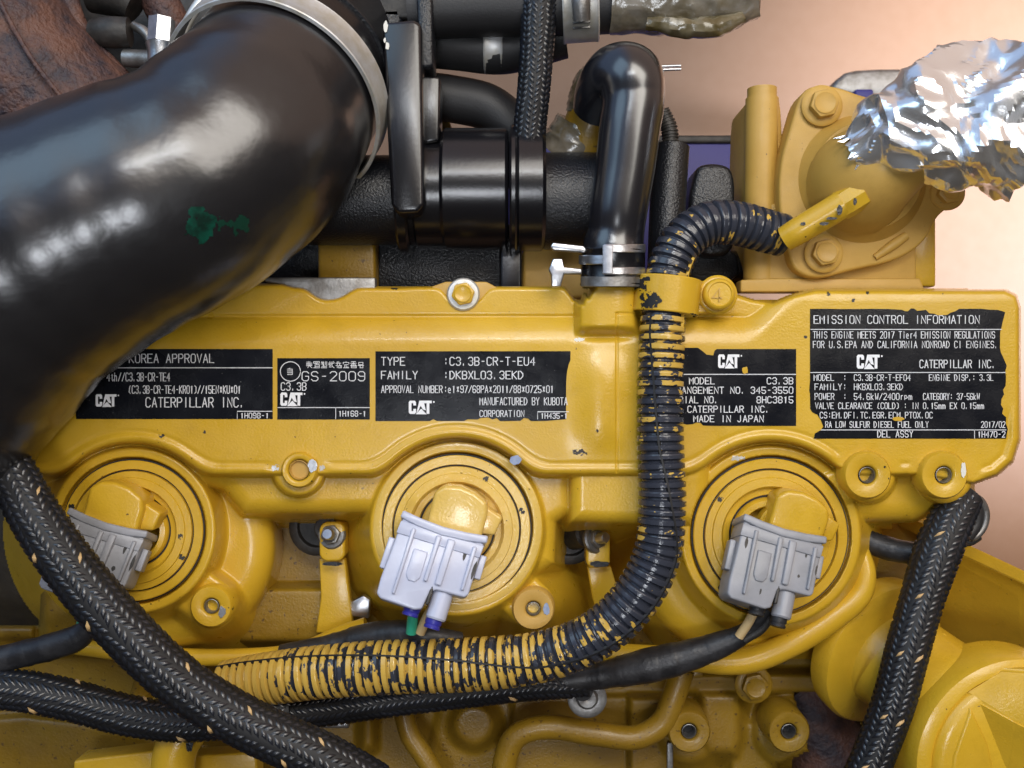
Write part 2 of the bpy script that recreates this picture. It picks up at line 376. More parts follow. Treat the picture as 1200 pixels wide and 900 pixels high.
from mathutils.bvhtree import BVHTree
def crumple(o, amp, freq, seed=0, fine=.35, sharp=38):
    me = o.data; n = len(me.vertices); co_ = np.zeros(n*3); me.vertices.foreach_get('co', co_); co_ = co_.reshape(-1, 3); nr = np.array([tuple(v.normal) for v in me.vertices])
    for i in range(n):
        p = Vector(co_[i])*freq+Vector((seed, seed*2.3, 1.7)); p = p+mnoise.noise_vector(p*.6)*.7
        h = -abs(mnoise.noise(p))*2+.55-fine*abs(mnoise.noise(p*2.7+Vector((5, 1, 2))))*1.6
        co_[i] += nr[i]*h*amp
    me.vertices.foreach_set('co', co_.ravel()); me.update(); me.set_sharp_from_angle(angle=R(sharp)); return o
def decal(name, obj, x0, y0, x1, y1, mat, thr=0.0, seed=0, freq=.12, lift=.35, step=1.2, round_=True):
    """thin patch lying on obj's surface where the drawing rectangle meets it; ragged outline"""
    me = obj.data; wl = WL[obj.name]; bv = BVHTree.FromPolygons([v.co+wl for v in me.vertices], [tuple(p.vertices) for p in me.polygons])
    o_ = Vector((0, 0, D)); nx = max(3, int((x1-x0)/step)); ny = max(3, int((y1-y0)/step)); V = {}; F = []
    def pt(i, j):
        x = x0+(x1-x0)*i/nx; y = y0+(y1-y0)*j/ny; d = (W(x, y, 0)-o_).normalized(); h = bv.ray_cast(o_, d)
        if h[0] is None: return None
        n = h[1] if h[1].dot(d) < 0 else -h[1]; return h[0]+n*lift*S
    for i in range(nx+1):
        for j in range(ny+1): V[i, j] = pt(i, j)
    vs = []; ix = {}
    for i in range(nx):
        for j in range(ny):
            u = (i+.5)/nx*2-1; v = (j+.5)/ny*2-1; q = 1-(u*u+v*v if round_ else max(abs(u), abs(v))**3)
            x = x0+(x1-x0)*(i+.5)/nx; y = y0+(y1-y0)*(j+.5)/ny
            q += 1.3*mnoise.noise(Vector((x*freq, y*freq, seed)))+.5*mnoise.noise(Vector((x*freq*3, y*freq*3, seed)))
            if q < .25+thr: continue
            c = [(i, j), (i+1, j), (i+1, j+1), (i, j+1)]
            if any(V[a] is None for a in c): continue
            P = [V[a] for a in c]
            if max((P[a]-P[(a+1) % 4]).length for a in range(4)) > step*S*6: continue
            f = []
            for a in c:
                if a not in ix: ix[a] = len(vs); vs.append(V[a])
                f.append(ix[a])
            F.append(tuple(f))
    if not F: return None
    return mesh(name, vs, F, M[mat], obj if obj.parent is None or obj.parent.parent is None else obj.parent, True, None)
# ================================================================== SETTING
fv = [W(600, 450, 0)]
def sheet(name, x0, x1, y0, y1, z, n, mat, kind):
    V = []; F = []
    for j in range(n+1):
        for i in range(n+1):
            V.append(((x0+(x1-x0)*i/n), (y0+(y1-y0)*j/n), z+.002*mnoise.noise(Vector((i*.7, j*.7, 0)))))
    for j in range(n):
        for i in range(n): a = j*(n+1)+i; F.append((a, a+1, a+n+2, a+n+1))
    return mesh(name, V, F, mat, None, True, None, kind)
sheet('floor', -2.5, 2.5, -2.5, 2.5, -0.62, 40, M['floor'], 'structure')

# ================================================================== ENGINE BLOCK (below the cover)
rb = root('engine_block', 560, 760, -260, 'dark mustard cast engine block with bosses and ribs below the cover', 'engine block')
def F_block(X, Y):
    z = np.full(X.shape, -205.0)
    z = smax(z, edge(sd_poly(X, Y, [(-60, 600), (1000, 600), (1000, 760), (-60, 760)]), -165, 10, 4), 8)
    z = smax(z, edge(sd_poly(X, Y, [(52, 690), (380, 690), (380, 752), (52, 752)]), -118, 6, 5), 6)
    z = smax(z, edge(sd_poly(X, Y, [(-60, 735), (40, 735), (40, 748), (-60, 748)]), -150, 5, 4), 8)
    z = np.where(sd_poly(X, Y, [(-90, 560), (46, 560), (46, 735), (-90, 735)]) < 0, z-150, z)
    z = np.where(sd_poly(X, Y, [(655, 600), (742, 600), (742, 770), (655, 770)]) < 0, z-40, z)
    # lower panels
    z = smax(z, edge(sd_poly(X, Y, [(-60, 845), (30, 838), (130, 850), (240, 880), (240, 960), (-60, 960)]), -190, 8, 3), 6)
    z = smax(z, edge(sd_poly(X, Y, [(425, 800), (437, 800), (437, 875), (425, 880)]), -175, 5, 3), 6)
    z = smax(z, edge(sd_poly(X, Y, [(738, 818), (785, 818), (785, 960), (738, 960)]), -176, 6, 3), 5)
    z = smax(z, edge(sd_poly(X, Y, [(600, 815), (735, 815), (735, 960), (600, 960)]), -192, 6, 3), 5)
    z = smax(z, edge(sd_poly(X, Y, [(800, 790), (985, 790), (985, 812), (800, 812)]), -172, 6, 3), 6)
    z = smax(z, edge(sd_poly(X, Y, [(822, 812), (868, 812), (868, 868), (862, 884), (830, 884), (822, 868)]), -160, 10, 2), 8)
    z = smax(z, edge(sd_poly(X, Y, [(860, 845), (905, 845), (905, 960), (850, 960)]), -178, 8, 2), 8)
    z = smax(z, edge(sd_circ(X, Y, 925, 858, 42), -168, 10, 2), 8)
    z = smax(z, edge(sd_circ(X, Y, 808, 860, 36), -165, 10, 2), 8)
    z = smax(z, edge(sd_poly(X, Y, [(520, 800), (560, 800), (600, 900), (570, 960), (480, 960)]), -195, 12, 2), 8)
    z = smax(z, edge(sd_circ(X, Y, 555, 850, 24), -172, 8, 2), 6)
    # opening to the right of the lower bosses
    h = sd_poly(X, Y, [(930, 812), (960, 812), (1020, 850), (1000, 960), (895, 960), (912, 895), (948, 880)])
    z = np.where(h < 0, z-60, z)
    z += 2.2*np.sin(X*.021+1)*np.sin(Y*.03)
    return z
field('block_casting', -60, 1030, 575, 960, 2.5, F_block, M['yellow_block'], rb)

# ================================================================== VALVE COVER
rc = root('valve_cover', 600, 560, -60, 'large yellow painted cast valve cover carrying five black information stickers', 'valve cover')
INJ = [(155, 622, 104), (535, 620, 108), (903, 628, 112)]
PL = [(-60, 334), (330, 334), (345, 338), (470, 338), (490, 337), (662, 337), (690, 350), (700, 334), (745, 334), (812, 340), (850, 342), (880, 352), (905, 356), (930, 347), (955, 341), (1178, 341), (1190, 347), (1194, 360), (1194, 515), (1186, 540), (1168, 556), (1140, 566), (1080, 556), (-60, 556)]
def F_cover(X, Y):
    d = sd_poly(X, Y, PL)
    for x, y, r in INJ: d = smax(d, -sd_circ(X, Y, x, y, r), 16)
    d = smax(d, -sd_circ(X, Y, 545, 330, 27), 10)
    d = smax(d, -sd_poly(X, Y, chaikin([(325, 300), (352, 332), (372, 352), (395, 352), (415, 340), (438, 300)], 2)), 8)
    d = smax(d, -sd_poly(X, Y, chaikin([(655, 320), (664, 340), (676, 357), (686, 357), (688, 320)], 1)), 6)
    z = edge(d, 0, 4, 9+8*sst(X, 1120, 1150)*1.0)
    # upper shoulder down to the flange strip
    ys = 406-52*sst(X, 870, 945); s = np.clip((ys-Y)/34, 0, 1); riser = sst(X, 672, 682)*(1-sst(X, 742, 752))
    z = z-13*s*s*(1-riser)-2.2*np.exp(-((Y-371)/2.2)**2)*(1-sst(X, 850, 880))*(1-riser)
    # low bead just inside the bottom rim
    low = sst(Y, 470, 500)
    for x, y, r in ((1017, 557, 40), (1107, 557, 42), (350, 551, 32)): low = low*sst(sd_circ(X, Y, x, y, r), -4, 10)
    z = z+(1.6*np.exp(-((d+6)/3.4)**2)-1.0*np.exp(-((d+13)/2.6)**2))*low
    # riser column under the hose spigot and its dome
    cyl = np.sqrt(np.clip(1-((X-711)/38.0)**2, 0, 1)); 
    z = z+(20*cyl*(1-sst(Y, 380, 396)))*(Y > 330)
    z = z+9*np.exp(-((X-705)/26)**2)*np.exp(-((Y-470)/55.0)**4)*(d < 0)
    z = z-5*np.exp(-((Y-394)/5)**2)*np.exp(-((X-711)/30)**4)
    # parting line rectangle
    for x0, x1, y0, y1 in ((722, 724.6, 366, 555), (722, 752, 366, 368.5)):
        z = z-1.6*((X > x0) & (X < x1) & (Y > y0) & (Y < y1))
    # scallop in the flange beside the bolt
    # band below the rim
    b = edge(sd_poly(X, Y, [(150, 540), (470, 540), (470, 602), (285, 602), (262, 575)]), -30, 20, 7)
    b2 = edge(sd_poly(X, Y, [(985, 540), (1135, 540), (1122, 575), (1100, 598), (1070, 610), (985, 612)]), -30, 22, 7)
    b3 = edge(sd_poly(X, Y, [(668, 540), (830, 540), (830, 612), (820, 616), (745, 614), (668, 612)]), -9, 16, 7)
    b4 = edge(sd_poly(X, Y, [(610, 540), (672, 540), (672, 600), (652, 612), (650, 660), (600, 690)]), -34, 16, 6)
    z = smax(z, np.maximum(np.maximum(b, b2), np.maximum(b3, b4)), 9)
    # bosses and arms
    for x, y, r in ((1017, 557, 29), (1107, 557, 30), (350, 551, 27)): z = smax(z, edge(sd_circ(X, Y, x, y, r+3), -7, 5, 9), 5)
    # injector rings
    for (x, y, r), ex in zip(INJ, (0, 0, 0)):
        ring = edge(sd_circ(X, Y, x, y, r-6), -22, 4, 3.6)
        z = smax(z, ring, 7)
    z = smax(z, edge(sd_cap(X, Y, 155, 640, 248, 708, 30), -40, 10, 3), 10)
    z = smax(z, edge(sd_cap(X, Y, 560, 650, 622, 708, 28), -40, 10, 3), 10)
    z = smax(z, edge(sd_cap(X, Y, 975, 575, 1017, 557, 22), -20, 8, 5), 8)
    for sx, sy, sr in ((205, 640, 118), (540, 636, 106), (868, 652, 122)):
        dd = sd_circ(X, Y, sx, sy, sr); z = smax(z, edge(dd, -72, 34, np.where((X < 150), 3.6, 7) if sx < 300 else 2.8), 12)
    for x, y, r in INJ:
        q = np.hypot(X-x, Y-y); z = np.where(q < r-17, np.minimum(z, -24-16*sst(-q, -(r-17), -(r-19.5))), z)
    # casting unevenness
    z = z+.9*np.sin(X*.031+2)*np.sin(Y*.043+1)*sst(Y, 600, 640)
    return np.maximum(z, -240)
field('cover_casting', -60, 1200, 326, 772, 1.2, F_cover, M['yellow'], rc, cut=lambda X, Y: np.where((X > 1142) | (Y < 350), -28.0, np.where(X > 1045, -62.0, np.where(X > 1000, -110.0, -215.0))))
def boss(x, y, z, r, hole, parent, mat='yellow_chip', h=26, bore='steel_dull'):
    V, F = lathe([(r+1.5, -h), (r, -3), (r-2, 0), (hole+3, 0), (hole+1, -1.2), (hole, -3), (hole-.5, -20), (0, -20)], 40)
    o = mesh('bolt_boss', place(V, x, y, z), F, M[mat], parent)
    V, F = lathe([(hole-1.0, -2.5), (hole-1.6, -2.2), (hole-2.2, -3.4), (hole-2.6, -22)], 28); F = [f for f in F if len(f) == 4]
    mesh('threaded_hole', place(V, x, y, z), F, M[bore if bore == 'yellow_matt' else 'steel_dull'], o)
    V, F = lathe([(hole-2.0, -19.6 if bore == 'dark' else -7.6), (hole-2.0, -19 if bore == 'dark' else -7), (0, -19 if bore == 'dark' else -7)], 28); mesh('hole_bottom', place(V, x, y, z), F, M['core' if bore == 'dark' else 'yellow_matt'], o); return o  # dark bores end in black, standing in for deep shade
boss(1017, 557, 9, 28, 10.5, rc, bore='dark'); boss(1107, 557, 10, 28, 10.5, rc, bore='dark')
o = boss(350, 551, 7, 21, 12.5, rc, bore='yellow_matt'); boss(247, 711, -28, 25, 9.5, rc, bore='dark'); boss(625, 714, -28, 25, 9, rc, 'yellow_matt', bore='dark')
# long stems under the two free bosses
def blob(name, x, y, z, rx, ry, mat, parent, seed=1, h=.8, n=26):
    pts = []
    for i in range(n):
        a = 2*PI*i/n; q = 1+.35*mnoise.noise(Vector((math.cos(a)*1.7, math.sin(a)*1.7, seed*3.1)))+.12*mnoise.noise(Vector((math.cos(a)*5, math.sin(a)*5, seed)))
        pts.append((rx*q*math.cos(a), ry*q*math.sin(a)))
    V, F = prism(pts, -h, 0, 0); return mesh(name, place(V, x, y, z+h), F, M[mat], parent, False)
blob('bare_metal_chip', 366, 546, 7.2, 5, 8, 'steel', rc, 3); blob('bare_metal_chip', 260, 717, -27.6, 4, 7, 'steel', rc, 5)
blob('bare_metal_chip', 640, 714, -27.6, 4, 6, 'bluedab', rc, 6)
blob('bare_metal_chip', 1129, 551, 10.1, 3, 8, 'white', rc, 7)
blob('blue_paint_dab', 604.5, 539, .6, 7, 5.5, 'bluedab', rc, 9)

cc_ = [c_ for c_ in rc.children if c_.name.startswith('cover_casting')][0]
for q, (x_, y_, a_, b_, m_) in enumerate(((680, 530, 9, 4, 'dark'), (678, 398, 7, 2.5, 'white'), (866, 537, 10, 3, 'galv'), (462, 338, 4, 2, 'dark'), (970, 345, 3, 3, 'dark'), (1017, 343, 3, 3, 'dark'), (189, 511, 4, 2.5, 'dark'), (944, 395, 2, 2.5, 'dark'), (322, 548, 5, 4, 'galv'), (378, 548, 4, 4, 'galv'), (700, 505, 2, 2, 'dark'), (240, 506, 2, 2, 'dark'), (1000, 352, 2, 2, 'dark'))): decal('paint_chip', cc_, x_-a_, y_-b_, x_+a_, y_+b_, m_, .1, q*2.3, .3, .3, .8)
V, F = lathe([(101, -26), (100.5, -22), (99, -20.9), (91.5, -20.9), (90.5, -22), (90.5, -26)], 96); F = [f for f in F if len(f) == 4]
mesh('glare_rim', place(V, 535, 620, 0), F, M['yellow_glare'], rc)  # pale ring added as painted glare round the middle injector
# ================================================================== STICKERS
G = {'A':'0026 2640 1232','B':'00063645443303 3342413000','C':'4536160501103041','D':'000626444220 2000','E':'46060040 0333','F':'460600 0333','G':'45361605011030414323',
'H':'0006 4046 0343','I':'2026','J':'3631201001','K':'0006 4603 1340','L':'060040','M':'0006234640','N':'00064046','O':'100105163645413010','P':'00063645443303','Q':'100105163645413010 2240',
'R':'00063645443303 2340','S':'453616050413334241301001','T':'0646 2620','U':'060110304146','V':'062046','W':'0610233046','X':'0046 0640','Y':'062346 2320','Z':'06460040',
'0':'100105163645413010','1':'152620','2':'051636454400 0040','3':'0516364544331333 3342413010 1001','4':'30360242','5':'460603334241301001','6':'453616050110304142331302','7':'064610',
'8':'13040516364544331302011030414233','9':'011030414536160504133343','.':'1011','-':'1333',':':'2122 2425','/':'0046','*':'1434 1135 1531','(':'36251130','),':'16352110',')':'16353110',',':'2110',
'h':'0006 0314243330','t':'25213041 1434','i':'2024 2526','e':'023233241403011030','r':'1014 132434','k':'0006 3402 1230','m':'0004 03142320 23344340','p':'0400 0424334211 01','w':'0410223044'}
del G['),']
def stroke(V, F, pts, wd, zc):
    n = len(pts)
    if n < 2: return
    b = len(V)
    for i, p in enumerate(pts):
        a = pts[max(0, i-1)]; c = pts[min(n-1, i+1)]
        t = Vector((c[0]-a[0], c[1]-a[1]))
        if t.length < 1e-6: t = Vector((1, 0))
        t.normalize(); nn = Vector((-t.y, t.x))*wd/2; e = Vector((0, 0))
        if 0 < i < n-1:
            t1 = Vector((p[0]-a[0], p[1]-a[1])).normalized(); t2 = Vector((c[0]-p[0], c[1]-p[1])).normalized()
            cs = max(.55, math.sqrt(max(0, (1+t1.dot(t2))/2))); nn = nn/cs
        else: e = t*(-wd*.4 if i == 0 else wd*.4)
        V.append((p[0]+nn.x+e.x, p[1]+nn.y+e.y, zc)); V.append((p[0]-nn.x+e.x, p[1]-nn.y+e.y, zc))
    for i in range(n-1): a = b+2*i; F.append((a, a+1, a+3, a+2))
def text(parent, s, x0, x1, yt, yb, wd=1.05, z=1.0, mat='ink'):
    V = []; F = []; n = len(s); adv = (x1-x0)/(n-.25); cw = adv*.70; h = yb-yt; q = 0
    for i, ch in enumerate(s):
        if ch == ' ': continue
        for st in G.get(ch, '').split():
            P = [(x0+i*adv+int(st[j])/4*cw, yb-int(st[j+1])/6*h) for j in range(0, len(st)-1, 2)]
            stroke(V, F, P, wd, z+.04*(q % 4)); q += 1
    if not V: return
    return mesh('lettering', [W(*v) for v in V], F, M[mat], parent, False)
def rule(parent, x0, y0, x1, y1, wd=1.0, z=1.0, pts=None):
    V = []; F = []; stroke(V, F, pts or [(x0, y0), (x1, y1)], wd, z)
    return mesh('ruled_line', [W(*v) for v in V], F, M['ink'], parent, False)
def logo(parent, x0, x1, y0, y1):
    """the heavy three letter maker's mark with the triangle cut under its middle letter"""
    w_, h = x1-x0, y1-y0; V = []; F = []
    def pg(pts):
        b = len(V); V.extend([(x0+p[0]*w_, y1-p[1]*h, 1.1) for p in pts]); F.append(tuple(range(b, b+len(pts))))
    # C
    pg([(0, .12), (.05, 0), (.14, 0), (.14, .20), (.115, .25)]); pg([(0, .12), (.115, .25), (.115, .78), (0, .88)]); pg([(0, .88), (.115, .78), (.14, .82), (.14, 1), (.05, 1)])
    pg([(.14, 0), (.26, 0), (.31, .12), (.195, .24), (.17, .20), (.14, .20)]); pg([(.31, .12), (.31, .38), (.195, .38), (.195, .24)])
    pg([(.14, 1), (.14, .82), (.17, .82), (.195, .76), (.31, .88), (.26, 1)]); pg([(.31, .88), (.195, .76), (.195, .64), (.31, .64)])
    # A over its triangle
    pg([(.32, .0), (.45, 1), (.56, 1), (.505, .62), (.43, .30)]); pg([(.56, 1), (.63, 1), (.73, .26), (.60, .34), (.505, .62)])
    pg([(.30, -.03), (.76, -.03), (.53, .40)])
    # T
    pg([(.62, 1), (.98, 1), (.98, .80), (.65, .80)]); pg([(.76, .80), (.88, .80), (.88, 0), (.76, 0)])
    for i in range(len(V)): V[i] = (V[i][0], V[i][1], 1.0+.01*(i % 1))
    o = mesh('lettering', [W(*v) for v in V], F, M['inkbold'], parent, False); o['label'] = 'heavy white three letter logo over a small triangle'
    c = [(x1+w_*.07+w_*.035*math.cos(a*PI/5), y0+h*.1+h*.07*math.sin(a*PI/5), 1.0) for a in range(10)]
    mesh('registered_mark', [W(*v) for v in c], [tuple(range(10))], M['inkbold'], parent, False)
def sticker(pts, label):
    cx = sum(p[0] for p in pts)/len(pts); cy = sum(p[1] for p in pts)/len(pts)
    V, F = prism([(p[0]-cx, cy-p[1]) for p in pts], -.8, 0, 0)
    o = mesh('information_sticker', place(V, cx, cy, .7), F, M['label'], None, False)
    tag(o, label, 'sticker', 'black information stickers on the cover'); return o
def jag(p0, p1, n, amp, seed):
    """torn edge from p0 to p1"""
    r = random.Random(seed); dx, dy = p1[0]-p0[0], p1[1]-p0[1]; L = math.hypot(dx, dy); q = []
    for i in range(n):
        t = i/n; a = 0 if i == 0 else (r.random()-.5)*2*amp; q.append((p0[0]+dx*t-dy/L*a, p0[1]+dy*t+dx/L*a))
    return q
s1 = sticker([(89, 409), (319.5, 409), (319.5, 491), (89, 491)], 'black sticker reading KOREA APPROVAL, leftmost and partly behind the big hose')
text(s1, 'KOREA APPROVAL', 151.5, 251, 415, 425); rule(s1, 90, 431, 319, 431)
text(s1, '4th//C3.3B-CR-TE4', 125.5, 199, 437, 446.5, .95); text(s1, '(C3.3B-CR-TE4-KR01)//15EN*KU*01', 150.5, 282, 452, 461, .9)
logo(s1, 112, 137, 462, 476.5); text(s1, 'CATERPILLAR INC.', 171, 287, 466, 477, 1.1); rule(s1, 0, 0, 0, 0, .8, pts=[(278, 491), (278, 482), (319, 482)]); text(s1, '1H098-1', 282, 315, 484, 490, .9)
s2 = sticker([(325, 419.7), (433.3, 419.7), (433.3, 491.5), (325, 491.5)], 'small black sticker with a circled mark and GS-2009, second from left')
rule(s2, 0, 0, 0, 0, 1.0, pts=[(340.3+11.8*math.cos(a*PI/14), 435.3+11.4*math.sin(a*PI/14)) for a in range(29)])
def kan(s, x, y, w_, h, wd=.75):
    V = []; F = []
    for q, st in enumerate(s.split()): stroke(V, F, [(x+int(st[j])/8*w_, y+int(st[j+1])/8*h) for j in range(0, len(st), 2)], wd, 1.0+.04*(q % 5))
    mesh('lettering', [W(*v) for v in V], F, M['ink'], s2, False)
kan('11717717 11 1373 1575 4011', 336, 431.5, 7.5, 8.5)
KJ = ['0333 1016 3036 5054 4282 4484 0585 4528 4588', '0080 0002 8082 0282 3032 5052 4244 2384 2428 8488 2686 0888', '0141 1047 3047 0343 6064 8085 4548 1686 0888', '0282 5056 5688 2027 0424 4425 1747 7081', '0242 2028 0525 4078 5272 4585 4548 8588 4888', '4041 0181 0103 8183 2474 4447 4777 2528 0888', '1070 0282 4045 4205 4285 1585 1518 8588 1888 1686', '1171 1114 7174 1474 0585 3538 3878 7875']
for i, g in enumerate(KJ): kan(g, 359+i*8.65, 423.8, 6.6, 7.2, .7)
text(s2, 'GS-2009', 354, 428, 435.5, 446.3, 1.0); text(s2, 'C3.3B', 329.5, 359, 448.5, 457.3, 1.0); logo(s2, 328.5, 355, 460, 475.5)
rule(s2, 325.5, 477.6, 433, 477.6, .9); rule(s2, 393.4, 477.6, 393.4, 491, .8); text(s2, '1H168-1', 397, 429, 481.6, 487.8, .9)
s3 = sticker([(440, 411.7), (668.5, 411.5), (668.5, 491)]+[(655, 492), (640, 493.2), (622, 493.4), (619, 490.5), (614, 489.8), (610, 493), (586, 493.4), (582, 489.8), (577, 491.5), (572, 489), (563, 489.8), (560, 491.5), (548, 491.2), (544, 493.3), (512, 493.3), (508, 491), (504, 493.3), (440, 493.4)], 'wide black sticker headed TYPE and FAMILY in the middle of the row')
text(s3, 'TYPE', 447, 474.8, 418.7, 428); text(s3, ':C3.3B-CR-T-EU4', 520, 627, 418.7, 428); text(s3, 'FAMILY', 447, 489.4, 435, 444); text(s3, ':DKBXL03.3EKD', 520, 613, 435, 444)
text(s3, 'APPROVAL NUMBER', 447, 518.5, 452, 460.2, .85); text(s3, ':e1*97/68PA*2011/88*0725*01', 520.5, 648.8, 452, 460.2, .85)
logo(s3, 479, 506.5, 469.5, 485); text(s3, 'MANUFACTURED BY KUBOTA', 562.3, 665, 466, 474.5, .85); text(s3, 'CORPORATION', 562.3, 614.4, 481, 488.3, .85)
rule(s3, 0, 0, 0, 0, .8, pts=[(630, 491), (630, 482.5), (668, 482.5)]); text(s3, '1H435-1', 634, 665, 484.2, 490.3, .85)
s4 = sticker([(785, 409)]+jag((785, 409), (816, 407), 5, 1.2, 3)[1:]+[(818, 407.5), (824, 412), (828, 415.5), (836, 416.5), (837.5, 411), (840, 409)]+[(933, 409), (933, 499), (838, 499)]+[(824, 498.6), (821, 495.5), (816, 495), (812, 497), (805, 497.5), (800, 496), (796, 498), (785, 499)], 'black sticker ending MADE IN JAPAN with torn left side, right of the conduit')
logo(s4, 841.5, 867, 415.3, 431.3); rule(s4, 797, 438.7, 932.5, 438.7)
for t, a, b, c, d_ in (('MODEL', 808, 837.5, 442.6, 450), ('C3.3B', 899, 929.5, 442.6, 450), ('RANGEMENT NO.', 793, 873.5, 453.6, 461), ('345-3550', 880, 929.5, 453.6, 461), ('RIAL NO.', 796, 842, 464.8, 472.2), ('8HC3815', 887, 929.5, 464.8, 472.2), ('CATERPILLAR INC.', 806, 902, 475.8, 483.2), ('MADE IN JAPAN', 813, 895, 487, 494.3)): text(s4, t, a, b, c, d_, 1.0)
blob('torn_spot', 873, 434, 1.3, 3.6, 4.2, 'yellow', s4, 12)
o5 = [(949.4, 362)]+jag((949.4, 362), (1057, 362), 6, .3, 1)[1:]+jag((1057, 363), (1082, 363), 7, 1.8, 2)+[(1085, 363), (1089, 367), (1095, 367.5), (1099, 369.5), (1110, 369), (1114, 366.5), (1120, 364.5), (1124, 361.8), (1150, 361.8)]+jag((1160, 363), (1178, 365), 4, 1, 4)+jag((1178, 366), (1172, 400), 6, 2, 5)+jag((1172, 402), (1180, 440), 7, 2.2, 6)+jag((1179, 442), (1173, 472), 6, 2, 7)+jag((1173, 474), (1181, 500), 5, 2, 8)+[(1181, 503), (1179, 514), (954, 514)]+[(955, 508), (962, 504), (965, 500), (962, 492), (958, 486), (952, 483), (949.6, 479)]+jag((949.5, 470), (950, 453), 4, 1.8, 9)+[(949.4, 446)]
s5 = sticker(o5, 'large black sticker headed EMISSION CONTROL INFORMATION with ragged edges, far right')
for t, a, b, c, d_, w_ in (('EMISSION CONTROL INFORMATION', 954, 1148, 369.8, 379, 1.0), ('THIS ENGINE MEETS 2017 Tier4 EMISSION REGULATIONS', 953, 1166, 388.5, 396.3, .8), ('FOR U.S.EPA AND CALIFORNIA NONROAD CI ENGINES.', 953, 1169.5, 399.8, 407.6, .8), ('CATERPILLAR INC.', 1078, 1167, 422, 431, 1.0),
    ('MODEL  :', 954, 992, 439, 446, .8), ('C3.3B-CR-T-EF04', 1001, 1067, 439, 446, .8), ('ENGINE DISP.: 3.3L', 1089, 1164, 439, 446, .8), ('FAMILY:', 955, 992, 449.8, 456.8, .8), ('HKBXL03.3EKD', 1001, 1058, 449.8, 456.8, .8),
    ('POWER  :', 955, 992, 461, 468.3, .8), ('54.6kW/2400rpm', 1001, 1068.8, 461, 468.3, .8), ('CATEGORY: 37-56kW', 1082, 1148, 461, 468.3, .8), ('VALVE CLEARANCE (COLD) : IN 0.15mm EX 0.15mm', 955.6, 1153, 472, 479, .8),
    ('CS:EM.DFI.TC.EGR.ECM.PTOX.OC', 961, 1093, 483, 490, .8), ('RA LOW SULFUR DIESEL FUEL ONLY', 967.5, 1088, 494, 501, .8), ('2017/02', 1150, 1178, 494, 501, .8), ('DEL ASSY', 1028.5, 1070, 504.8, 512.3, .9), ('1H470-2', 1146, 1178, 505.5, 512.3, .9)): text(s5, t, a, b, c, d_, w_)
logo(s5, 1004, 1031.5, 415.6, 432); rule(s5, 950, 386, 1174, 386, .9); rule(s5, 950, 436.5, 1178, 436.5, .9); rule(s5, 962, 503.8, 1179, 503.8, .9); rule(s5, 1142, 503.8, 1142, 513.6, .8)
blob('torn_spot', 1053, 491, 1.3, 6, 2.6, 'yellow', s5, 14)

# ================================================================== INJECTORS AND THEIR PLUGS
def injector(x, y, r, dx, dy, rot, mat, label):
    rt = root('fuel_injector', x, y, -24, label, 'injector', 'yellow injectors in a row along the cover')
    k = (r-22)/86
    P = [(86.5, -20), (86.5, -1), (85.5, 0), (76, .3), (75, -4), (73.8, -4), (73.2, .8), (66, 1.4), (65, 3.2), (56, 4), (54, 1.5), (52.5, -3.5), (46, -4.5), (44.8, -8), (43, -8), (42, -3), (40, -.5), (34, .5), (32, -2), (31, -16), (0, -16)]
    V, F = lathe([(a*k, b) for a, b in P], 72); mesh('seal_ring', place(V, x, y, -22), F, M[mat], rt)
    for a_, b_ in ((75.6, 73.2), (88.3, 86.2), (45.2, 42.6)):
        V, F = lathe([(a_*k, -3.4 if a_ > 50 else -7.6), (b_*k, -3.4 if a_ > 50 else -7.6)], 72); F = [f for f in F if len(f) == 4]; mesh('seal_groove', place(V, x, y, -22), F, M['core'], rt)
    V, F = lathe([(29, -10), (29, 8), (27, 10), (0, 10)], 40); mesh('injector_stem', place(V, x+dx*.4, y+dy*.4, -18), F, M[mat], rt)
    pts = [(-32, -30), (33, -30), (34, 8), (30, 20), (14, 28), (-4, 31), (-22, 28), (-32, 18)]
    V, F = prism(pts, -26, 14, 5, 4); mesh('injector_cap', place(V, x+dx, y+dy, 0, (0, 0, R(rot))), F, M[mat], rt)
    V, F = prism([(24, -20), (48, -16), (52, 6), (30, 14)], -26, 2, 3, 3); mesh('cap_lug', place(V, x+dx, y+dy, 0, (0, 0, R(rot))), F, M[mat], rt)
    sr_ = [c_ for c_ in rt.children if c_.name.startswith('seal_ring')][0]
    for q, (a_, r_) in enumerate(((1.2+x*.01, 80), (.35-x*.003, 60), (-1.1+x*.004, 69))): decal('paint_chip', sr_, x+r_*k*math.cos(a_)-4, y-r_*k*math.sin(a_)-4, x+r_*k*math.cos(a_)+4, y-r_*k*math.sin(a_)+4, 'dark', .05*q, q*3+x, .25, .3, .8)
    return rt
injector(155, 622, 104, -18, -27, -14, 'yellow', 'yellow injector behind the thick braided sleeve, leftmost of the row')
injector(535, 620, 108, 2, -20, -14, 'yellow_glare', 'glossy yellow injector with painted pale glare in the middle of the row')
injector(903, 628, 112, 30, -22, -16, 'yellow', 'yellow injector right of the upright corrugated conduit')
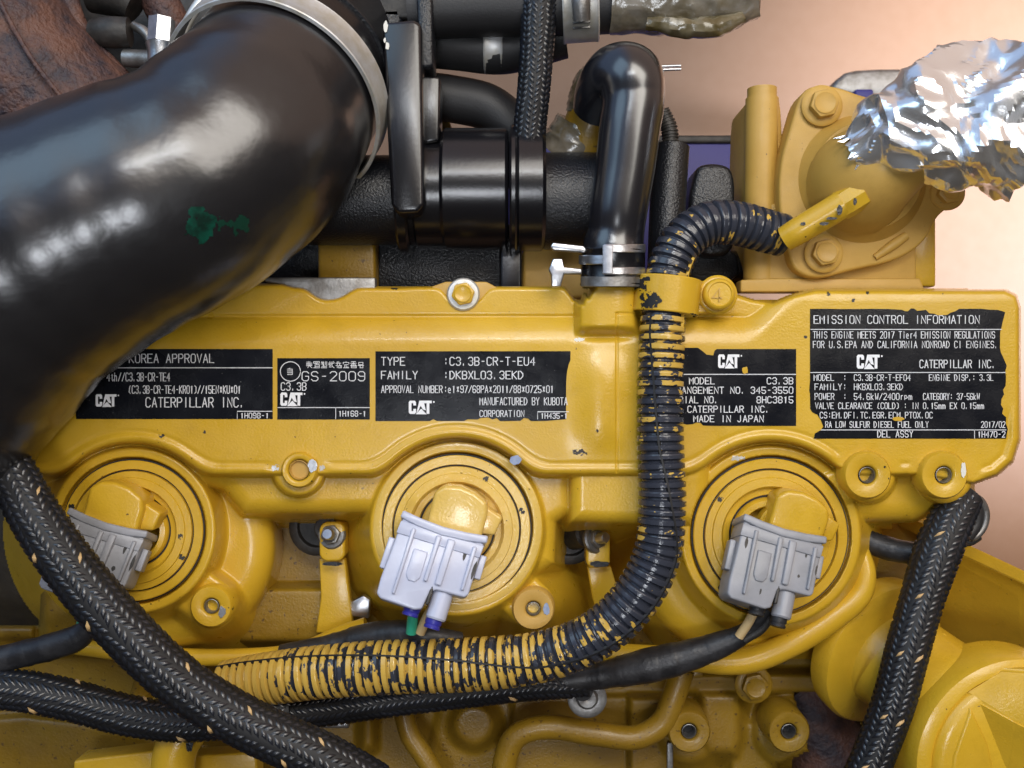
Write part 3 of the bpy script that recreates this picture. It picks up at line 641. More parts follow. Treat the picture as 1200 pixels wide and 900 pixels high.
def plug(x, y, z, rot, sc, label, wires, kind=0):
    rt = root('injector_plug', x, y, z, label, 'plug', 'grey electrical plugs on the injectors')
    e = (R(-16), 0, R(rot)); pl = lambda V: place(V, x, y, z, e, sc)
    base_m = 'lavender' if kind == 1 else 'grey_plastic'
    def A(name, VF, mat=base_m, par=rt, ang=35): return mesh(name, pl(VF[0]), VF[1], M[mat], par, True, ang)
    # body: rounded wedge tapering to the wire end
    body = A('plug_body', prism([(-45, 0), (46, 0), (46, -60), (43, -64), (12, -65), (6, -68), (3, -88), (-4, -91), (-42, -90), (-47, -86), (-48, -70)], -24, 13, 2.6, 3))
    col_ = [(-47, 5), (-25, 2), (0, .5), (25, 2), (48, 5), (49, -3), (28, -7), (0, -9), (-28, -7), (-48, -3)]
    A('plug_collar', prism(col_, -28, 17, 2, 3)); A('plug_step', prism([(-46, -6), (47, -6), (46, -20), (-47, -20)], -24, 15, 1.2, 2))
    A('side_latch', box(50, -28, -4, 7, 26, 16, 1.5)); A('side_latch', box(-50, -42, -4, 7, 34, 16, 1.5))
    for u, w_, a_, b_ in ((-30, 5, -10, -82), (-2, 6, -10, -60), (12, 9, -10, -60), (38, 5, -10, -58)):
        A('rib', prism([(u-w_/2, a_), (u+w_/2, a_), (u+w_/2-.8, b_), (u-w_/2+.8, b_)], 9, 17.5, 1.8, 3))
    A('latch', prism([(-24, -30), (-8, -30), (-8, -58), (-12, -64), (-20, -64), (-24, -58)], 10, 15, 1.5, 3))
    V, F = lathe([(11, 0), (11, 30), (9.5, 32), (0, 32)], 28); V = [(a+20, -62-c, b-2) for a, b, c in V]; A('wire_barrel', (V, F))
    for u in (-7, 19):
        V, F = lathe([(9, 0), (9, 8), (8, 10), (9, 12), (8.5, 14), (0, 14)], 24); V = [(a+u, -84-c-(6 if u > 0 else 0), b-4) for a, b, c in V]; A('wire_seal', (V, F), 'blue' if kind == 1 else 'rubber')
    A('notch', box(7, -72, 9, 3.5, 20, 8, 1), 'dark')
    for q, (u, v, ww, hh) in enumerate(((-38, -26, 5, 18), (-18, -14, 9, 4), (30, -20, 3, 12), (26, -46, 4, 5), (-12, -74, 3, 9), (44, -34, 3, 16))):
        if kind == 1 and q not in (2, 5): continue
        kk = .6 if kind == 2 else 1
        ps = [(u+ww*kk*.6*math.cos(a_)*(1+.4*mnoise.noise(Vector((math.cos(a_)*2, math.sin(a_)*2, q*5+x)))), v+hh*kk*.6*math.sin(a_)*(1+.4*mnoise.noise(Vector((math.cos(a_)*2, math.sin(a_)*2, q*3+x))))) for a_ in [2*PI*n_/14 for n_ in range(14)]]
        A('scuff', prism(ps, 12.8, 13.3, 0), 'dark')
    for nm, pts, mat in wires: tube(nm, pts, M[mat], rt, 14, 3)
    return rt
plug(130, 615, 6, -17, 1.0, 'grey plug with dark scuffs half hidden by the thick braided sleeve', [('wire', [(108, 695, 0, 7), (103, 715, -10, 7), (96, 733, -20, 7)], 'green')])
plug(520, 620, 12, -17, 1.08, 'grey plug with bright lavender light painted in, green and tan wires, on the middle injector', [('wire', [(487, 705, 8, 6.5), (484, 722, 6, 6.5), (482, 742, 2, 6.5)], 'green'), ('wire', [(507, 712, 8, 6), (500, 724, 6, 6), (492, 742, 2, 6)], 'tan')], 1)
plug(914, 622, 8, -16, 1.04, 'pale grey plug with a tan wire, on the injector right of the conduit', [('wire', [(886, 712, 6, 5.5), (878, 728, 2, 5.5), (866, 746, -4, 5.5)], 'tan'), ('wire', [(905, 718, 4, 5), (893, 737, -2, 5), (872, 750, -8, 5)], 'dark')], 2)
# ================================================================== BOLTS
def hexbolt(parent, x, y, z, r, mat, tilt=(0, 0, 0), washer=None, name='bolt', mark=False):
    V, F = lathe([(r*1.35, -3), (r*1.38, 1), (r*1.25, 3), (r*.9, 3.4)], 40); wv = mesh('washer', place(V, x, y, z, tilt), F, M[washer or mat], parent)
    pts = [(r*math.cos(R(60*i+12)), r*math.sin(R(60*i+12))) for i in range(6)]
    V, F = prism(pts, 2, r*.75, r*.12, 2); b = mesh(name, place(V, x, y, z, tilt), F, M[mat], parent)
    V, F = lathe([(r*.74, r*.7), (r*.74, r*.75+.9), (r*.68, r*.75+1.4), (r*.55, r*.75+.5), (0, r*.75+.4)], 28); mesh('bolt_face', place(V, x, y, z, tilt), F, M[mat], b)
    return b
hexbolt(rc, 543, 345, -12, 14, 'yellow_chip', washer='galv', name='bolt')
poly('gasket_tab', [(505, 336), (522, 330), (570, 330), (585, 338), (572, 352), (555, 362), (530, 362), (514, 352)], -24, -16, M['yellow_matt'], rc, 2)
poly('gasket_tab', [(310, 330), (332, 334), (356, 352), (372, 362), (380, 374), (440, 374), (440, 325), (310, 325)], -40, -26, M['steel_dull'], rc, 2)

# ================================================================== P-CLIP AND CONDUIT
CON = [(262, 802, -52, 27), (300, 797, -44, 30), (380, 787, -28, 31), (470, 781, -14, 31.5), (560, 778, -4, 31), (640, 768, 8, 29.5), (700, 743, 20, 29), (745, 700, 26, 29), (770, 650, 28, 28.5), (776, 590, 26, 28), (774, 520, 22, 27.5), (774, 450, 18, 27), (776, 390, 16, 27), (779, 350, 14, 26), (786, 310, 12, 26), (802, 280, 8, 26), (830, 262, 2, 26), (865, 262, -6, 26), (895, 270, -14, 25.5), (918, 276, -20, 25)]
rcon = root('corrugated_conduit', 770, 560, 10, 'dark grey corrugated conduit flecked with yellow overspray, curving across the engine', 'conduit')
pitch = 10.5
def ribf(s):
    p = (s % pitch)/pitch; return 1-.17*(1-(sst(p, .0, .14)-sst(p, .66, .80)))
cb = tube('conduit_body', CON, M['conduit'], rcon, 40, 1.1, ribf)
_P, _r, _s = spline(CON, 1.1); tt = _s/_s[-1]
base = np.interp(tt, [0, .05, .09, .16, .22, .30, .36, .42, .50, .56, .62, .66, .70, .77, .81, .85, 1], [1.05, 1.0, .72, .58, .60, .62, .54, .40, .24, .30, .24, .30, .46, .60, .40, .26, .30])
pv = np.zeros((len(_s), 40))
for i_, s_ in enumerate(_s):
    rib = math.floor(s_/pitch); ph = (s_ % pitch)/pitch; top = 1 if .08 < ph < .72 else 0
    for j_ in range(40):
        a_ = 2*PI*j_/40; n_ = mnoise.noise(Vector((rib*5.37, math.cos(a_)*1.7, math.sin(a_)*1.7)))+.5*mnoise.noise(Vector((s_*.35, math.cos(a_)*6, math.sin(a_)*6)))
        pv[i_, j_] = base[i_]+.42*n_+(0 if top else -.25)
at = cb.data.attributes.new('paint', 'FLOAT', 'POINT'); at.data.foreach_set('value', pv.ravel())
ribbon_on('split_seam', [(a, b, c, d-1) for a, b, c, d in CON], M['core'], rcon, lambda t: np.interp(t, [0, .085, .18, .28, .36, .43, .49, .54, .59, .65, .72, .77, 1], [-1.15, -1.0, -.75, -.42, .1, .45, .7, .75, .25, -.2, -.45, -.7, -.8]), 2.2, 1.2, 3, 0, .79)
ribbon_on('split_seam', [(a, b, c, d-1) for a, b, c, d in CON], M['yellow'], rcon, lambda t: .95, 1.6, 1.2, 3, .775, .86)
rpc = root('clamp_band', 780, 346, 14, 'yellow band clamp with black paint chips, bolted round the conduit', 'clamp')
# band as an elliptic strap round the conduit
def strap(name, pts_c, hw, hh, width, axis, z, mat, parent, thick=3, a0=-15, a1=195):
    """arched strap: centre (x,y), half width hw, arch height hh, tilted"""
    V = []; F = []; n = 28
    for i in range(n+1):
        a = R(a0+(a1-a0)*i/n); u = math.cos(a); h = math.sin(a)
        for rr in (1, 1-thick/hw):
            for sgn in (-1, 1): V.append((hw*rr*u, sgn*width/2, hh*rr*h))
    for i in range(n):
        b = i*4; c = b+4
        F += [(b, b+1, c+1, c), (b+2, c+2, c+3, b+3), (b, c, c+2, b+2), (b+1, b+3, c+3, c+1)]
    F += [(0, 2, 3, 1), (n*4, n*4+1, n*4+3, n*4+2)]
    o = mesh(name, place(V, pts_c[0], pts_c[1], z, (0, 0, axis)), F, M[mat], parent)
    m = o.modifiers.new('bevel', 'BEVEL'); m.width = .0009; m.segments = 3; m.limit_method = 'ANGLE'; m.angle_limit = R(40)
    return o
strap('band', (781, 347), 39, 40, 42, R(-6), 4, 'yellow', rpc)
bd = [c_ for c_ in rpc.children if c_.name.startswith('band')][0]
for q, (x_, y_, a_, b_) in enumerate(((763, 352, 13, 11), (750, 334, 8, 7), (811, 372, 9, 5), (758, 327, 5, 3))): decal('paint_chip', bd, x_-a_, y_-b_, x_+a_, y_+b_, 'core', 0, q*4.1, .2, .5, .9)
poly('band_tab', [(812, 330), (850, 326), (860, 345), (850, 366), (815, 368)], -10, 6, M['yellow'], rpc, 3)
V, F = lathe([(23, 0), (23, 5), (21, 7), (19, 7.5)], 40); mesh('washer', place(V, 840, 346, 4), F, M['yellow'], rpc)
V, F = lathe([(18.5, 4), (18.5, 14), (16.5, 17), (14, 18), (13, 16.8), (0, 16.8)], 36); bf = mesh('bolt_head', place(V, 840, 346, 6), F, M['yellow'], rpc)
V = []; F = []
stroke(V, F, [(843, 353), (843, 338), (835, 349), (846, 349)], 1.6, 24.2); mesh('grade_mark', [W(*v) for v in V], F, M['yellow_matt'], bf, False)

# ================================================================== BRAIDED SLEEVES
BM = (M['core'], M['strand'], M['tracer'])
r1 = root('braided_sleeve', 200, 760, 90, 'thick black braided sleeve crossing in front of the leftmost injector', 'sleeve', 'black braided wiring sleeves')
braid(r1, [(-20, 500, 60, 22), (10, 545, 80, 25), (45, 610, 95, 28), (95, 680, 100, 29), (150, 742, 95, 29), (215, 802, 85, 28), (290, 848, 75, 28), (380, 890, 62, 28), (440, 925, 50, 28)], ncol=16, pitch=8.6, mats=BM, tracer_gap=84)
r2 = root('braided_sleeve', 100, 825, -20, 'thinner black braided sleeve running level at lower left behind the thick one', 'sleeve', 'black braided wiring sleeves')
braid(r2, [(-30, 806, -20, 21), (30, 810, -22, 22), (90, 822, -25, 22), (150, 838, -28, 22), (210, 846, -32, 21), (280, 842, -40, 20), (340, 832, -50, 19)], ncol=13, pitch=7.4, mats=BM, tracer_gap=84)
r3 = root('braided_sleeve', 520, 815, -60, 'flat black braided sleeve running under the speckled conduit', 'sleeve', 'black braided wiring sleeves')
braid(r3, [(320, 838, -60, 17), (380, 830, -62, 19), (450, 819, -60, 20), (540, 808, -58, 20), (620, 800, -58, 19), (690, 800, -60, 15)], ncol=12, pitch=7.4, mats=BM, tracer_gap=300)
r4 = root('braided_sleeve', 1070, 740, 0, 'black braided sleeve hanging down past the oil filler cap at right', 'sleeve', 'black braided wiring sleeves')
braid(r4, [(1136, 580, -30, 17), (1122, 598, -24, 22), (1102, 638, -12, 25), (1081, 700, 0, 23), (1064, 760, 8, 23), (1048, 820, 8, 22.5), (1030, 870, 4, 22), (1005, 930, 0, 22)], ncol=14, pitch=8.0, mats=BM, tracer_gap=70)
r5 = root('braided_sleeve', 625, 90, -10, 'upright black braided hose hanging from the top edge of the picture', 'sleeve', 'black braided wiring sleeves')
braid(r5, [(634, -40, -30, 19), (632, 10, -28, 19), (629, 60, -30, 18), (625, 110, -34, 17.5), (621, 150, -40, 17.5), (620, 176, -44, 17.5)], ncol=14, pitch=6.6, mats=BM, tracer_gap=9e9)

# taped branch looms
def loom(x, y, z, label, pts, mat='tape'):
    rt = root('taped_loom', x, y, z, label, 'wire loom', 'tape wrapped wire looms')
    tube('tape_wrap', pts, M[mat], rt, 20, 3, lambda s: 1+.015*np.sin(s*.21)+.035*np.sin(s*.053+1)+.03*(((s % 23) < 2)*1.0)); return rt
loom(60, 760, -20, 'tape wrapped loom sagging from the leftmost plug to the left edge', [(-30, 782, -30, 15), (20, 768, -28, 16), (60, 758, -24, 16), (95, 744, -20, 14), (108, 722, -12, 9), (110, 700, -4, 7)])
loom(780, 780, -40, 'tape wrapped loom rising to the plug right of the conduit', [(640, 800, -60, 15), (700, 792, -52, 16), (750, 782, -40, 19), (800, 770, -32, 19), (845, 755, -24, 15), (872, 742, -16, 11), (902, 712, 2, 9)])
loom(430, 745, -50, 'tape wrapped loom rising to the middle plug behind the conduit', [(330, 768, -60, 12), (380, 760, -56, 15), (430, 748, -46, 17), (475, 742, -30, 15), (500, 744, -20, 12), (540, 750, -30, 9)])
lr = loom(1040, 640, -60, 'short black loom branching left from the hanging sleeve at right', [(1002, 624, -80, 11), (1022, 636, -74, 13), (1050, 645, -62, 14), (1085, 650, -44, 13)])
rw = root('harness_clip', 690, 820, -70, 'grey round washer clip peeping below the conduit bend', 'clip')
V, F = lathe([(23, -2), (23, 1.5), (20, 3), (13, 2), (10, 5), (4, 5), (0, 3)], 36); mesh('washer', place(V, 688, 818, -66), F, M['steel_dull'], rw); V, F = lathe([(12, 0), (12, 12), (0, 14)], 18); mesh('clip_head', place(V, 682, 806, -66), F, M['rubber'], rw)
rk = root('saddle_clip', 1138, 608, -30, 'dark ring clip holding the top of the hanging sleeve at right', 'clip')
tube('clip_ring', [(1124, 585, -30, 4), (1146, 584, -32, 4.5), (1155, 600, -34, 4.5), (1152, 618, -34, 4.5), (1140, 630, -32, 4.5), (1128, 628, -30, 4)], M['steel_dull'], rk, 12, 2)
tube('clip_pad', [(1130, 592, -32, 7), (1143, 598, -34, 8), (1143, 614, -34, 8), (1132, 630, -32, 8)], M['rubber'], rk, 14, 2)
tube('clip_foot', [(1120, 634, -36, 6), (1136, 634, -36, 6), (1146, 628, -38, 6)], M['rubber'], rk, 12, 2)

# ================================================================== CLIP BRACKETS AND STUDS
def bracket(name, label, pts, foot, sx, sy, tilt):
    rt = root(name, pts[0][0], pts[0][1], -110, label, 'bracket', 'yellow strap brackets on studs between the injectors')
    poly('strap', pts, -112, -100, M['yellow'], rt, 2); poly('strap_foot', foot, -118, -84, M['yellow'], rt, 3)
    V, F = lathe([(17, -30), (17, -6), (13, -4), (13, 4)], 28); mesh('stud_collar', place(V, sx-6, sy-8, -96, tilt), F, M['dark'], rt)
    hexbolt(rt, sx, sy, -88, 12, 'steel_dull', tilt, 'steel_dull', 'nut')
    V, F = lathe([(6.5, 0), (6.5, 18), (5.5, 20), (0, 20)], 20); mesh('stud', place(V, sx, sy, -84, tilt), F, M['steel'], rt); return rt
bracket('strap_bracket', 'yellow strap bracket on a silver stud, between left and middle injectors', [(374, 655), (404, 655), (410, 700), (414, 742), (370, 742), (376, 700)], rrect(374, 612, 404, 658, 10), 389, 627, (R(-12), R(-6), 0))
bracket('strap_bracket', 'yellow strap bracket with a dull tilted stud, just left of the conduit', [(688, 664), (716, 664), (728, 705), (738, 745), (706, 745), (694, 700)], rrect(687, 618, 715, 666, 9), 697, 632, (R(-14), R(38), 0))
blob('paint_chip', 703, 661, -83, 11, 3.6, 'black_cast', rb, 31); blob('paint_chip', 390, 661, -83, 11, 2.5, 'black_cast', rb, 33)
for hx, hy in ((372, 618), (668, 628)):
    V, F = lathe([(34, -8), (34, -2), (31, 0), (24, 0), (22, -10), (0, -12)], 36); mesh('stud_recess', place(V, hx, hy, -118), F, M['dark'], rb)

# ================================================================== YELLOW PIPES
rp_ = root('fuel_rail_pipe', 600, 780, -70, 'thin yellow pipe looping beneath the three injectors', 'pipe')
tube('pipe', [(90, 758, -90, 9), (180, 768, -88, 10), (280, 770, -84, 10), (350, 764, -80, 11), (400, 745, -78, 12), (430, 735, -78, 12)], M['yellow'], rp_, 20, 3)
tube('pipe', [(480, 800, -90, 12), (560, 784, -86, 13), (640, 765, -84, 13), (720, 768, -80, 14), (800, 772, -74, 14), (870, 775, -68, 15), (920, 758, -62, 15), (975, 724, -60, 15), (1008, 695, -60, 14), (1014, 670, -62, 12), (1006, 640, -68, 10), (998, 612, -80, 9)], M['yellow'], rp_, 20, 3)
r6 = root('return_pipe', 700, 850, -130, 'bent yellow return pipe low down beneath the conduit bend', 'pipe')
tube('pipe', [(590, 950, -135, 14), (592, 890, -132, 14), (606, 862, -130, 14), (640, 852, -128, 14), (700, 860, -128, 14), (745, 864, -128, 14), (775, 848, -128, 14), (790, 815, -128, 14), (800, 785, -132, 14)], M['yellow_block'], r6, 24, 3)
r7 = root('return_pipe', 500, 870, -140, 'short curved yellow pipe at lower middle near the bottom edge', 'pipe')
tube('pipe', [(472, 830, -150, 12), (480, 860, -146, 12), (498, 888, -142, 12), (520, 925, -140, 12)], M['yellow_block'], r7, 20, 3)
r8 = root('elbow_pipe', 210, 870, -70, 'thick yellow elbow pipe under the braided sleeves at lower left', 'pipe')
tube('pipe', [(245, 822, -85, 24), (225, 846, -70, 25), (206, 878, -62, 25), (202, 930, -62, 25)], M['yellow'], r8, 28, 3)
blob('paint_chip', 222, 872, -35, 4, 9, 'black_cast', r8, 41)
tube('pipe', [(180, 752, -150, 12), (172, 790, -152, 13), (162, 830, -152, 13)], M['yellow_block'], r8, 18, 3)
rpl = root('mounting_plate', 200, 890, -100, 'yellow plate edge along the bottom left corner', 'plate')
poly('plate', [(86, 892), (182, 880), (186, 960), (84, 960)], -130, -96, M['yellow'], rpl, 3); poly('plate', [(226, 886), (300, 882), (305, 960), (226, 960)], -132, -104, M['yellow'], rpl, 3)
for (x, y, rr) in ((808, 858, 25), (925, 858, 25)): boss(x, y, -118, rr, 9.5, rb, 'yellow_block', 50, 'dark')
hexbolt(rb, 883, 802, -142, 16, 'yellow_block'); poly('block_lug', rrect(812, 786, 824, 794, 2), -150, -130, M['yellow_block'], rb, 1)
V, F = box(0, 0, 0, 36, 10, 8, 3); mesh('metal_tag', place(V, 392, 848, -120), F, M['steel'], rb)
V, F = box(0, 0, 0, 7, 60, 4, 1); mesh('metal_tag', place(V, 785, 900, -160), F, M['steel_dull'], rb)
poly('zinc_tag', [(412, 705), (426, 698), (434, 703), (432, 725), (410, 722)], -118, -108, M['steel'], rb, 1.5)
rgw = root('plug_cover_flap', 66, 688, -40, 'small white plastic flap behind the thick braided sleeve at left', 'flap')
poly('flap', [(54, 682), (62, 662), (90, 690), (82, 700), (58, 694)], -44, -38, M['grey_plastic'], rgw, 2)

# ================================================================== OIL FILLER NECK, CAP AND FAR GUARD PLATE
rn = root('oil_filler', 1035, 770, -60, 'large round yellow oil filler cap on its wide neck, cut by the bottom right corner', 'oil filler')
def ring(parent, name, x, y, z, prof, tilt, mat, seg=64, sc=1): V, F = lathe(prof, seg); return mesh(name, place(V, x, y, z, tilt, sc), F, M[mat], parent)
tl = (R(16), R(26), 0)
ring(rn, 'neck_flange', 1040, 770, -105, [(88, -30), (90, -10), (87, -4), (80, -1), (66, 0), (56, 6)], tl, 'yellow')
ring(rn, 'neck_tube', 1045, 775, -100, [(60, -10), (58, 6), (52, 14), (50, 40), (52, 60)], tl, 'yellow')
tube('neck_joint', [(1040, 765, -90, 60), (1085, 800, -60, 64), (1120, 830, -30, 70)], M['yellow'], rn, 48, 4)
poly('neck_ear', [(1072, 760), (1090, 742), (1110, 742), (1122, 756), (1120, 790), (1080, 800)], -80, -40, M['yellow'], rn, 6)
tc_ = (R(4), R(6), 0)
cp = ring(rn, 'filler_cap', 1192, 893, 24, [(122, -70), (124, -14), (121, -5), (114, -1), (108, 0), (106, -4), (103.5, -4), (101, 1), (93, 6), (0, 8)], tc_, 'yellow', 96)
def capgrip(pts, z0, z1, bv):
    V, F = prism([(p[0]-1192, 893-p[1]) for p in pts], z0, z1, bv, 4); return mesh('grip', place(V, 1192, 893, 24, tc_), F, M['yellow'], cp, True, 30)
wv = [(1128, 811, 32), (1172, 784, 34), (1262, 790, 60), (1270, 880, 66), (1190, 845, 60), (1180, 905, 32), (1270, 965, 32), (1275, 780, 30), (1172, 782, 30)]
bm = bmesh.new(); vv = [bm.verts.new(W(*p)) for p in wv]
for f in ((0, 1, 2, 3, 4), (0, 4, 5), (4, 3, 6, 5), (1, 8, 7, 2), (0, 8, 1), (2, 7, 6, 3)): bm.faces.new([vv[i] for i in f])
bmesh.ops.recalc_face_normals(bm, faces=bm.faces[:]); bmesh.ops.bevel(bm, geom=[e for e in bm.edges if len(e.link_faces) == 2], offset=.0018, segments=3, affect='EDGES', clamp_overlap=True)
bmobj('grip', bm, M['yellow'], cp, True, 40)
capgrip([(1104, 960), (1108, 880), (1127, 822), (1150, 866), (1176, 960)], 0, 9, 4)
rg = root('guard_plate', 1140, 660, -120, 'deep mustard yellow folded plate with a lit top edge behind the hanging sleeve', 'plate')
def quadbox(name, P, th, mat, parent):
    """P four corners (x,y,z) ; thickened away from viewer"""
    a = [W(*p) for p in P]; b = [W(p[0], p[1], p[2]-th) for p in P]
    bm = bmesh.new(); va = [bm.verts.new(q) for q in a]; vb = [bm.verts.new(q) for q in b]
    bm.faces.new(va); bm.faces.new(vb[::-1])
    for i in range(4): bm.faces.new((va[i], vb[i], vb[(i+1) % 4], va[(i+1) % 4]))
    bmesh.ops.recalc_face_normals(bm, faces=bm.faces[:]); bmesh.ops.bevel(bm, geom=bm.edges[:], offset=.001, segments=2, affect='EDGES'); return bmobj(name, bm, M[mat], parent)
quadbox('plate_face', [(1060, 612, -150), (1215, 688, -60), (1215, 800, -170), (1060, 760, -240)], 8, 'yellow', rg)
quadbox('plate_edge', [(1052, 600, -146), (1215, 676, -56), (1215, 692, -58), (1052, 616, -148)], 6, 'yellow', rg)
poly('plate_rib', [(985, 602), (1120, 602), (1110, 650), (1100, 720), (985, 760)], -190, -150, M['yellow'], rg, 4)
poly('inner_wall', [(985, 640), (1100, 640), (1080, 760), (985, 780)], -150, -132, M['yellow_block'], rg, 4)

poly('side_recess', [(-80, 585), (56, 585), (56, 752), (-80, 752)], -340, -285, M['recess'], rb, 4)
rrd = root('rusty_manifold', 970, 850, -220, 'dark rusty brown manifold seen through the gap at lower right', 'manifold')
tube('pipe', [(930, 800, -240, 40), (960, 850, -235, 44), (975, 900, -230, 46), (980, 960, -230, 48)], M['rust'], rrd, 28, 5)

# ================================================================== THERMOSTAT HOUSING TOP RIGHT
rt_ = root('thermostat_housing', 1000, 230, -40, 'matt yellow water outlet housing with hex bolts under crumpled foil', 'housing')
poly('housing_base', [(888, 238), (1074, 238), (1074, 334), (888, 334)], -130, -42, M['yellow_matt'], rt_, 3)
poly('housing_base', [(1060, 246), (1097, 232), (1097, 336), (1060, 336)], -160, -66, M['yellow'], rt_, 3)
poly('base_lip', [(868, 328), (900, 326), (1078, 326), (1085, 342), (868, 342)], -60, -36, M['yellow_matt'], rt_, 2)
poly('rear_column', chaikin([(876, 128), (882, 108), (908, 106), (918, 122), (920, 330), (874, 330)], 2), -150, -56, M['yellow_matt'], rt_, 8)
tube('column_barrel', [(893, 116, -62, 19), (892, 180, -60, 19), (890, 338, -60, 19)], M['yellow_matt'], rt_, 32, 6)
tube('column_boss', [(893, 104, -60, 17), (893, 128, -60, 17)], M['yellow_matt'], rt_, 32, 6)
fl = chaikin([(938, 108), (958, 98), (985, 102), (1010, 112), (1040, 118), (1090, 150), (1128, 200), (1124, 236), (1098, 252), (1085, 284), (1050, 306), (1000, 316), (958, 328), (930, 318), (922, 290), (912, 240), (914, 190), (926, 150)], 2)
poly('outlet_flange', fl, -60, -22, M['yellow_matt'], rt_, 4)
ring(rt_, 'elbow_root', 1010, 210, -24, [(78, -4), (74, 4), (66, 12), (62, 22), (0, 40)], (0, 0, 0), 'yellow_matt')
tube('outlet_elbow', [(1004, 216, -20, 62), (1012, 208, 0, 60), (1035, 192, 24, 54), (1065, 174, 34, 44), (1100, 150, 40, 36)], M['yellow_matt'], rt_, 48, 3)
for x, y, z, rr in ((963, 124, -18, 17.5), (965, 297, -18, 16.5), (1110, 226, -22, 15)): hexbolt(rt_, x, y, z, rr, 'yellow_matt')
tube('casting_rib', [(1025, 302, -22, 4), (1048, 286, -20, 6), (1062, 276, -20, 5)], M['yellow_matt'], rt_, 12, 3)
rs = root('temperature_sensor', 975, 240, 20, 'yellow sensor barrel with black scratches joining conduit to the housing', 'sensor')
tube('sensor_barrel', [(920, 280, 6, 15), (935, 271, 14, 16), (970, 250, 26, 16.5), (988, 239, 32, 17)], M['yellow_chip'], rs, 28, 2, transport=False)
tube('sensor_nut', [(984, 242, 30, 17.5), (992, 237, 32, 18.5), (1012, 225, 38, 18)], M['yellow'], rs, 8, 6, angle=20)
tube('sensor_tip', [(1012, 224, 36, 12), (1028, 214, 40, 12)], M['steel_dull'], rs, 20, 3)
for q, (x, y, z, a, b) in enumerate(((984, 246, 46, 3, 6), (966, 262, 42, 5, 2), (942, 262, 32, 4, 2), (1002, 236, 58, 2, 4), (975, 256, 43, 6, 1.6))): blob('paint_chip', x, y, z, a, b, 'black_cast', rs, 50+q)

# ---- crumpled foil
rf_ = root('foil_wrap', 1110, 150, 70, 'crumpled shiny aluminium foil wrapped over the outlet pipe', 'foil')
def foil():
    r = np.random.default_rng(5); n = 96; m = 84
    # sleeve from the ragged mouth (left) to the closed bulge (right)
    ax = [(1000, 180, 44, 20), (1030, 162, 54, 42), (1068, 150, 66, 60), (1112, 142, 74, 79), (1160, 142, 76, 84), (1210, 140, 70, 82), (1255, 138, 60, 74), (1300, 170, 40, 50)]
    P, rr, s = spline([(a, b, c, d) for a, b, c, d in ax], 3.4); T, B, C = frames(P)
    V = []
    for i in range(len(P)):
        for j in range(m):
            a = 2*PI*j/m; V.append(P[i]+rr[i]*(math.cos(a)*B[i]*.80+math.sin(a)*C[i]))
    V = np.array(V)
    for j in range(m): V[j] += (P[0]-P[4])*(1.2*mnoise.noise(Vector((j*.35, 0, 0))))
    F = []
    for i in range(len(P)-1):
        for j in range(m): a = i*m+j; b = i*m+(j+1) % m; F += [(a, b, b+m), (a, b+m, a+m)]
    F.append(tuple(range((len(P)-1)*m, len(P)*m)))
    o = mesh('foil_sheet', V, F, M['foil'], rf_, True, 40); return o
fo = foil(); crumple(fo, .0130, 27, 9, .32, 21)
tube('foil_fold', [(990, 192, 40, 6), (1004, 196, 46, 9), (1020, 190, 56, 8), (1030, 176, 66, 5)], M['foil'], rf_, 7, 4, lambda s: 1+.3*np.sin(s*.9), angle=12)
# ================================================================== UPPER LEFT: INTAKE HOSE, RUSTY CASTING
rh = root('intake_hose', 200, 250, 80, 'fat glossy black rubber intake hose filling the upper left', 'hose')
HOSE = [(352, 78, -60, 108), (336, 100, -20, 114), (316, 130, 20, 121), (282, 172, 58, 132), (225, 216, 84, 137), (132, 257, 96, 147), (28, 312, 98, 157), (-70, 392, 92, 172), (-160, 490, 80, 182)]
def hw(s): return 1+.006*np.sin(s*.05)+.004*np.sin(s*.13+1)
tube('hose_body', HOSE, M['black_hose'], rh, 96, 4, hw, transport=True)
hb = [o for o in rh.children if o.name.startswith('hose_body')][0]
decal('green_glint', hb, 216, 242, 254, 286, 'greenglint', -.1, 3, .06, .3, 1.5)  # soft green glint laid on the hose as a coloured patch
decal('green_glint', hb, 252, 250, 292, 280, 'glintfaint', 0, 5, .05, .3, 1.5)
rcl = root('hose_clamp', 340, 90, -40, 'broad pale metal band clamp round the end of the intake hose', 'clamp', 'hose clamps')
def band_on(parent, name, a, b, r0, wd, th, mat, seg=72, prof=None):
    """cylinder band about axis a->b (drawing xyz), centred at a"""
    A = W(*a); Bv = W(*b); ax = (Bv-A).normalized(); q = ax.to_track_quat('Z', 'Y').to_matrix(); k = K(a[2])
    pf = prof or [(r0-th, -wd/2), (r0, -wd/2), (r0+.8, -wd/2+1.5), (r0, -wd/2+3), (r0, wd/2-3), (r0+.8, wd/2-1.5), (r0, wd/2), (r0-th, wd/2), (r0-th, -wd/2)]
    V, F = lathe(pf, seg); F = F[:-2] if prof is None else F
    return mesh(name, [q @ Vector(v)*k+A for v in V], F, M[mat], parent)
band_on(rcl, 'clamp_band', (325, 116, -4), (352, 78, -60), 129, 38, 4, 'galv', 96)
rsp = root('turbo_spigot', 370, 60, -80, 'black cast pipe end behind the intake hose clamp', 'pipe')
band_on(rsp, 'spigot', (360, 70, -80), (378, 45, -150), 106, 110, 8, 'black_cast')
band_on(rsp, 'rear_ring', (385, 20, -150), (400, -10, -220), 96, 14, 8, 'olive')
poly('casting_step', [(386, 12), (470, 8), (476, 60), (455, 75), (420, 66), (398, 44)], -120, -60, M['black_cast'], rsp, 5)
blob('paint_chip', 396, 8, -59, 9, 5, 'white', rsp, 70)
rru = root('exhaust_manifold', 80, 60, -120, 'rounded rust brown exhaust manifold in the top left corner', 'manifold')
